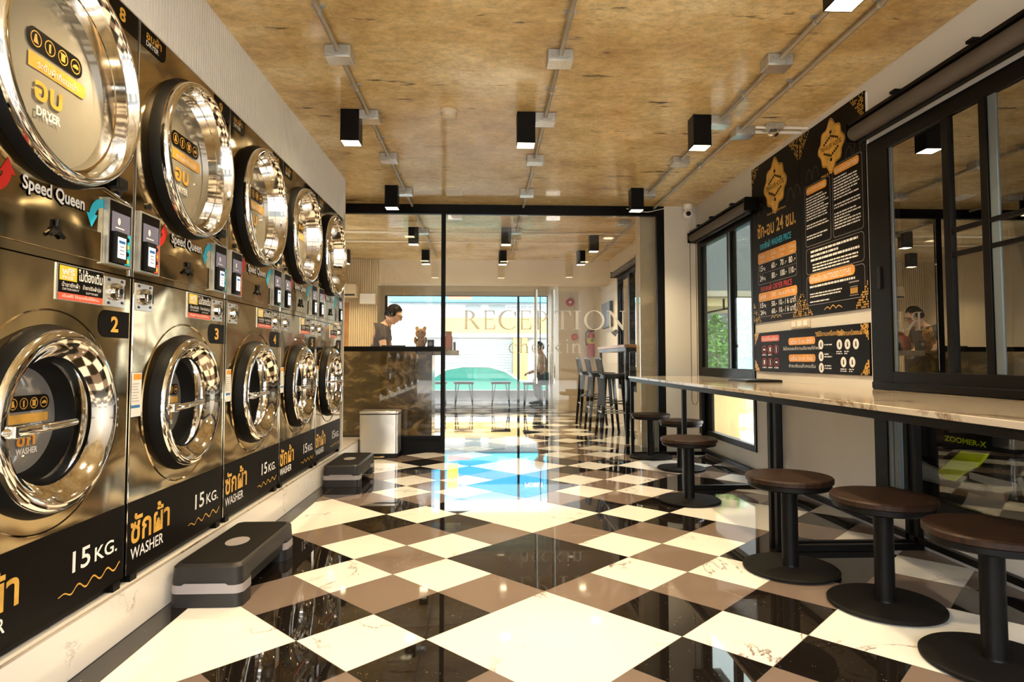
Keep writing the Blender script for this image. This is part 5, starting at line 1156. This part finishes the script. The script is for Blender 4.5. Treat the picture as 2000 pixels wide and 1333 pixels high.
MB().prism([(x, z) for x, z in prof][::-1], (0, 0.85, 0), (-1, 0, 0) if False else (1, 0, 0), VZ, 1.7 if False else 1.7).build('body', 'teal', t, bevel=0.05)
for pts in ([(-1.35, 1.02), (-0.90, 1.33), (-0.42, 1.41), (-0.12, 1.41), (-0.12, 1.02)], [(-0.02, 1.02), (-0.02, 1.41), (0.33, 1.40), (0.74, 1.28), (1.12, 1.02)]):
    MB().prism(pts[::-1] if pts[0][0] < -1 else pts, (0, -0.852, 0), UF, VZ, 0.006).build('side_window', 'tealdark', t)
MB().tube([(-1.5, -0.852, 1.02), (-0.93, -0.852, 1.37), (-0.45, -0.852, 1.46), (0.35, -0.852, 1.45), (0.83, -0.852, 1.31), (1.28, -0.852, 1.02)], 0.025, 8).build('roof_trim', 'white', t)
for x in (-1.4, 1.35):
    w_ = MB().lathe([(0.32, 0), (0.32, 0.2), (0.22, 0.205), (0.0001, 0.2)][::-1], (x, -0.87, 0.325), 'y', 32).build('wheel', 'rubber', t)
    MB().lathe([(0.20, -0.006), (0.06, -0.015), (0.0001, -0.015)], (x, -0.87, 0.325), 'y', 24).build('hub_cap', 'zinc', w_)

# ------------------------------------------------------------------ covered parking outside the right windows
struct(MB().box(XR + 0.16, 4.6, -1.75, 4.62, -0.04, 0.0).build('ground', 'garagefloor', smooth=False))
struct(MB().box(4.5, 4.6, -1.75, 4.62, 0, 2.9).box(XR + 0.16, 4.6, 4.50, 4.62, 0, 2.9).box(XR + 0.16, 4.6, -1.75, 4.62, 2.9, 3.0).build('wall_right', 'garage', smooth=False))
portal('parking_opening_daylight', (3.4, -1.75, 1.45), (PI / 2, 0, 0), 2.3, 2.85)
struct(MB().box(XR + 0.16, 14, 4.64, 30, -0.14, -0.04).build('ground', 'pave', smooth=False))
t = thing('garden_wall', 'beige boundary wall outside the far window', 'wall', (3.0, 9.0, -0.04)); MB().box(-0.1, 0.1, -2.0, 4.0, 0, 0.62).build('wall', 'beigepanel', t); MB().box(-0.13, 0.13, -2.0, 4.0, 0.6205, 0.66).build('coping', 'facade', t)
t = thing('canopy', 'dark grey canopy roof outside the far window', 'canopy', (4.2, 11.0, 2.3)); MB().box(-1.7, 2.6, 2.6, 6.0, 0, 0.12).build('roof', 'garage', t)
for y in (3, 5): MB().box(-0.8, 2.4, y, y + 0.12, -0.18, -0.001).build('beam', 'beigepanel', t)
MB().box(0.55, 0.75, 3.0, 3.2, -2.339, -0.1801).build('post', 'beigepanel', t)
t = thing('grey_building', 'dark grey building behind the shrubs outside the far window', 'building', (7.0, 19.0, -0.04)); MB().box(-4.6, 9, 0, 3, 0, 6).build('wall', 'greywall', t); MB().box(-3.5, -1.5, -0.05, -0.001, 1.0, 2.6).build('window', 'tealdark', t)
t = thing('reflection_blocker', 'unseen plain grey block added behind the camera to darken reflections in the glass', 'building', (0, -16, -0.02)); MB().box(-14, 14, -3, 0, 0, 4.7).build('wall', 'greywall', t)  # unseen mass added to keep bright sky out of the partition's reflection
for k in range(5): MB().box(-11 + k * 4.6, -8.4 + k * 4.6, 0.001, 0.06, 0.1, 3.0).build('blocker_panel', 'garage', t)
def bush(label, loc, r, h, seed):
    t = thing('shrub', label, 'plant', loc); rr = random.Random(seed); m = MB()
    for k in range(900):
        a = rr.uniform(0, 2*PI); z = rr.uniform(0.15, 1.0); q = r * math.sqrt(rr.random()) * math.sin(min(PI, (z * 0.9 + 0.12) * PI)) + 0.04
        c = V3((q*math.cos(a), q*math.sin(a), z*h)); d = V3((rr.uniform(-1,1), rr.uniform(-1,1), rr.uniform(-.4,.8))).normalized(); s_ = d.cross(V3((rr.uniform(-1,1), rr.uniform(-1,1), 1))).normalized()
        L = rr.uniform(0.06, 0.12); m.add([c, c + d*L*.5 + s_*L*.28, c + d*L, c + d*L*.5 - s_*L*.28], [(0, 1, 2, 3)])
    o = m.build('foliage', 'leaf', t, smooth=False); o['kind'] = 'stuff'
    MB().tube([(0, 0, 0), (0.02, 0.01, h*0.4), (0, 0, h*0.85)], [0.03, 0.025, 0.01], 8).build('stem', 'stem', t)
bush('tall leafy green shrub outside the right pane of the far window', (4.75, 11.75, -0.04), 0.65, 1.85, 5); bush('leafy green shrub outside the left pane of the far window', (3.95, 10.75, -0.04), 0.5, 1.7, 9)
t = thing('water_barrel', 'blue plastic barrel outside the far window', 'barrel', (4.05, 9.55, -0.04)); MB().lathe([(0.0001, 0), (0.27, 0.01), (0.30, 0.3), (0.30, 0.7), (0.27, 0.98), (0.0001, 1.0)], (0, 0, 0), 'z', 28).build('drum', 'cyan', t); MB().lathe([(0.275, 0.94), (0.29, 0.96), (0.29, 1.01), (0.0001, 1.02)], (0, 0, 0), 'z', 28).build('lid', 'blue', t)

# scooter parked right outside the near window, facing the camera side
def scooter(loc):
    t = thing('motor_scooter', 'black scooter with lime side panel and ZOOMER-X lettering outside the near window', 'scooter', loc)
    for y in (-0.62, 0.62):
        w_ = MB(); w_.lathe([(0.14, -0.05), (0.20, -0.055), (0.235, -0.03), (0.24, 0.0), (0.235, 0.03), (0.20, 0.055), (0.14, 0.05)], (0, y, 0.241), 'x', 40); o = w_.build('wheel', 'rubber', t)
        h = MB()
        for k in range(5): a = 2*PI*k/5; h.tube([(0, y, 0.241), (0, y + 0.15*math.cos(a), 0.241 + 0.15*math.sin(a))], 0.018, 8)
        h.lathe([(0.05, -0.04), (0.05, 0.04)], (0, y, 0.241), 'x', 20); h.build('rim', 'zinc', o)
    def side(pts, x0, d): return MB().prism(pts, (x0, 0, 0), UR, VZ, d)
    MB().box(-0.10, 0.16, -0.10, 0.75, 0.30, 0.62).build('side_body', 'scooterblack', t, bevel=0.04)
    p = MB().use('scooterblack'); p.prism([(-0.80, 0.50), (-0.55, 0.36), (0.02, 0.36), (0.20, 0.56), (0.12, 0.66), (-0.75, 0.66)], (-0.08, 0, 0), UR, VZ, 0.045); p.use('lime'); text(p, 'ZOOMER-X', (-0.1255, 0.36, 0.462), UR, VZ, 0.30, 0.030, 0.02, 0.001); p.build('cowl', parent=t, smooth=False)
    MB().prism([(-0.40, 0.285), (-0.37, 0.25), (-0.28, 0.25), (-0.265, 0.265), (-0.155, 0.338), (-0.11, 0.355), (-0.045, 0.425), (-0.04, 0.435), (-0.215, 0.425)], (-0.126, 0, 0), UR, VZ, 0.02).build('lime_panel', 'lime', t, bevel=0.003)
    MB().prism(rrect(0.26, 0.72, 0.08, 5), (-0.13, -0.02, 0.665), (1, 0, 0), (0, 1, 0), 0.09).build('saddle', 'rubber', t, bevel=0.02)
    MB().box(-0.12, 0.12, -0.45, -0.02, 0.20, 0.26).build('footboard', 'scooterblack', t, bevel=0.02)
    MB().tube([(0, -0.62, 0.24), (0, -0.50, 0.55), (0, -0.42, 0.86), (0, -0.40, 0.93)], [0.03, 0.035, 0.04, 0.03], 12).build('steering_column', 'zinc', t)
    sp = []
    for k in range(90): a = k * 2*PI/9; z = k / 89; sp.append((-0.10 + 0.038*math.cos(a), -0.30 - 0.16 * z + 0.038*math.sin(a)*0.9, 0.38 - 0.22*z + 0.0))
    MB().tube(sp, 0.008, 6).build('coil_spring', 'darkgrey', t)
    for q in (0, 0.05): MB().tube([(-0.12, -0.13 - q, 0.34), (-0.13, -0.20 - q, 0.24), (-0.12, -0.24 - q, 0.16)], 0.014, 8).build('hose', 'zinc', t)
    MB().tube([(-0.05, 0.15, 0.22), (-0.14, 0.50, 0.26), (-0.14, 0.80, 0.34)], [0.03, 0.05, 0.05], 14).build('exhaust', 'zinc', t)
    MB().tube([(-0.34, -0.36, 0.98), (-0.15, -0.42, 0.94), (0.15, -0.42, 0.94), (0.34, -0.36, 0.98)], 0.014, 10).build('handlebar', 'zinc', t)
    for s in (-1, 1):
        MB().tube([(s*0.22, -0.40, 0.95), (s*0.30, -0.42, 1.08), (s*0.30, -0.42, 1.10)], 0.006, 8).build('mirror_stalk', 'black', t)
        m = MB().use('black'); m.lathe([(0.0001, 0.012), (0.058, 0.01), (0.062, 0), (0.058, -0.004)], (s*0.30, -0.42, 1.15), 'y', 24); m.use('white'); m.lathe([(0.056, -0.004), (0.0001, -0.0045)], (s*0.30, -0.42, 1.15), 'y', 24); m.build('mirror', parent=t)
    MB().lathe([(0.08, -0.02), (0.085, 0.04), (0.05, 0.10), (0.0001, 0.11)], (0, -0.50, 0.80), 'y', 22).build('headlamp', 'silver', t)
scooter((2.72, 3.15, 0.0))
t = thing('scooter_seat_shelf', 'dark crate beside the scooter outside the near window', 'crate', (3.25, 1.85, 0)); MB().box(-0.25, 0.25, -0.3, 0.3, 0.0, 0.80).build('box', 'garage', t, bevel=0.01); MB().box(-0.26, 0.26, -0.31, 0.31, 0.8005, 0.83).build('lid', 'darkgrey', t, bevel=0.004)
t = thing('helmet', 'red and silver motorcycle helmet behind the near window at right', 'helmet', (3.12, 2.06, 0.831)); m = MB().use('extred'); blob(m, (0, 0, 0.105), 0.125, 1, 1, 0.84, 26); m.build('shell', parent=t)
m = MB().use('silver'); blob(m, (-0.03, -0.035, 0.11), 0.108, 0.95, 0.95, 0.5, 22); m.build('visor', parent=t)
t = thing('green_cloth', 'green folded cloth beside the helmet behind the near window', 'cloth', (3.08, 1.84, 0.831)); m = MB(); m.box(-0.08, 0.08, -0.06, 0.06, 0.0, 0.022).box(-0.075, 0.08, -0.055, 0.06, 0.0221, 0.04); m.build('cloth', 'leaf', t, bevel=0.01)
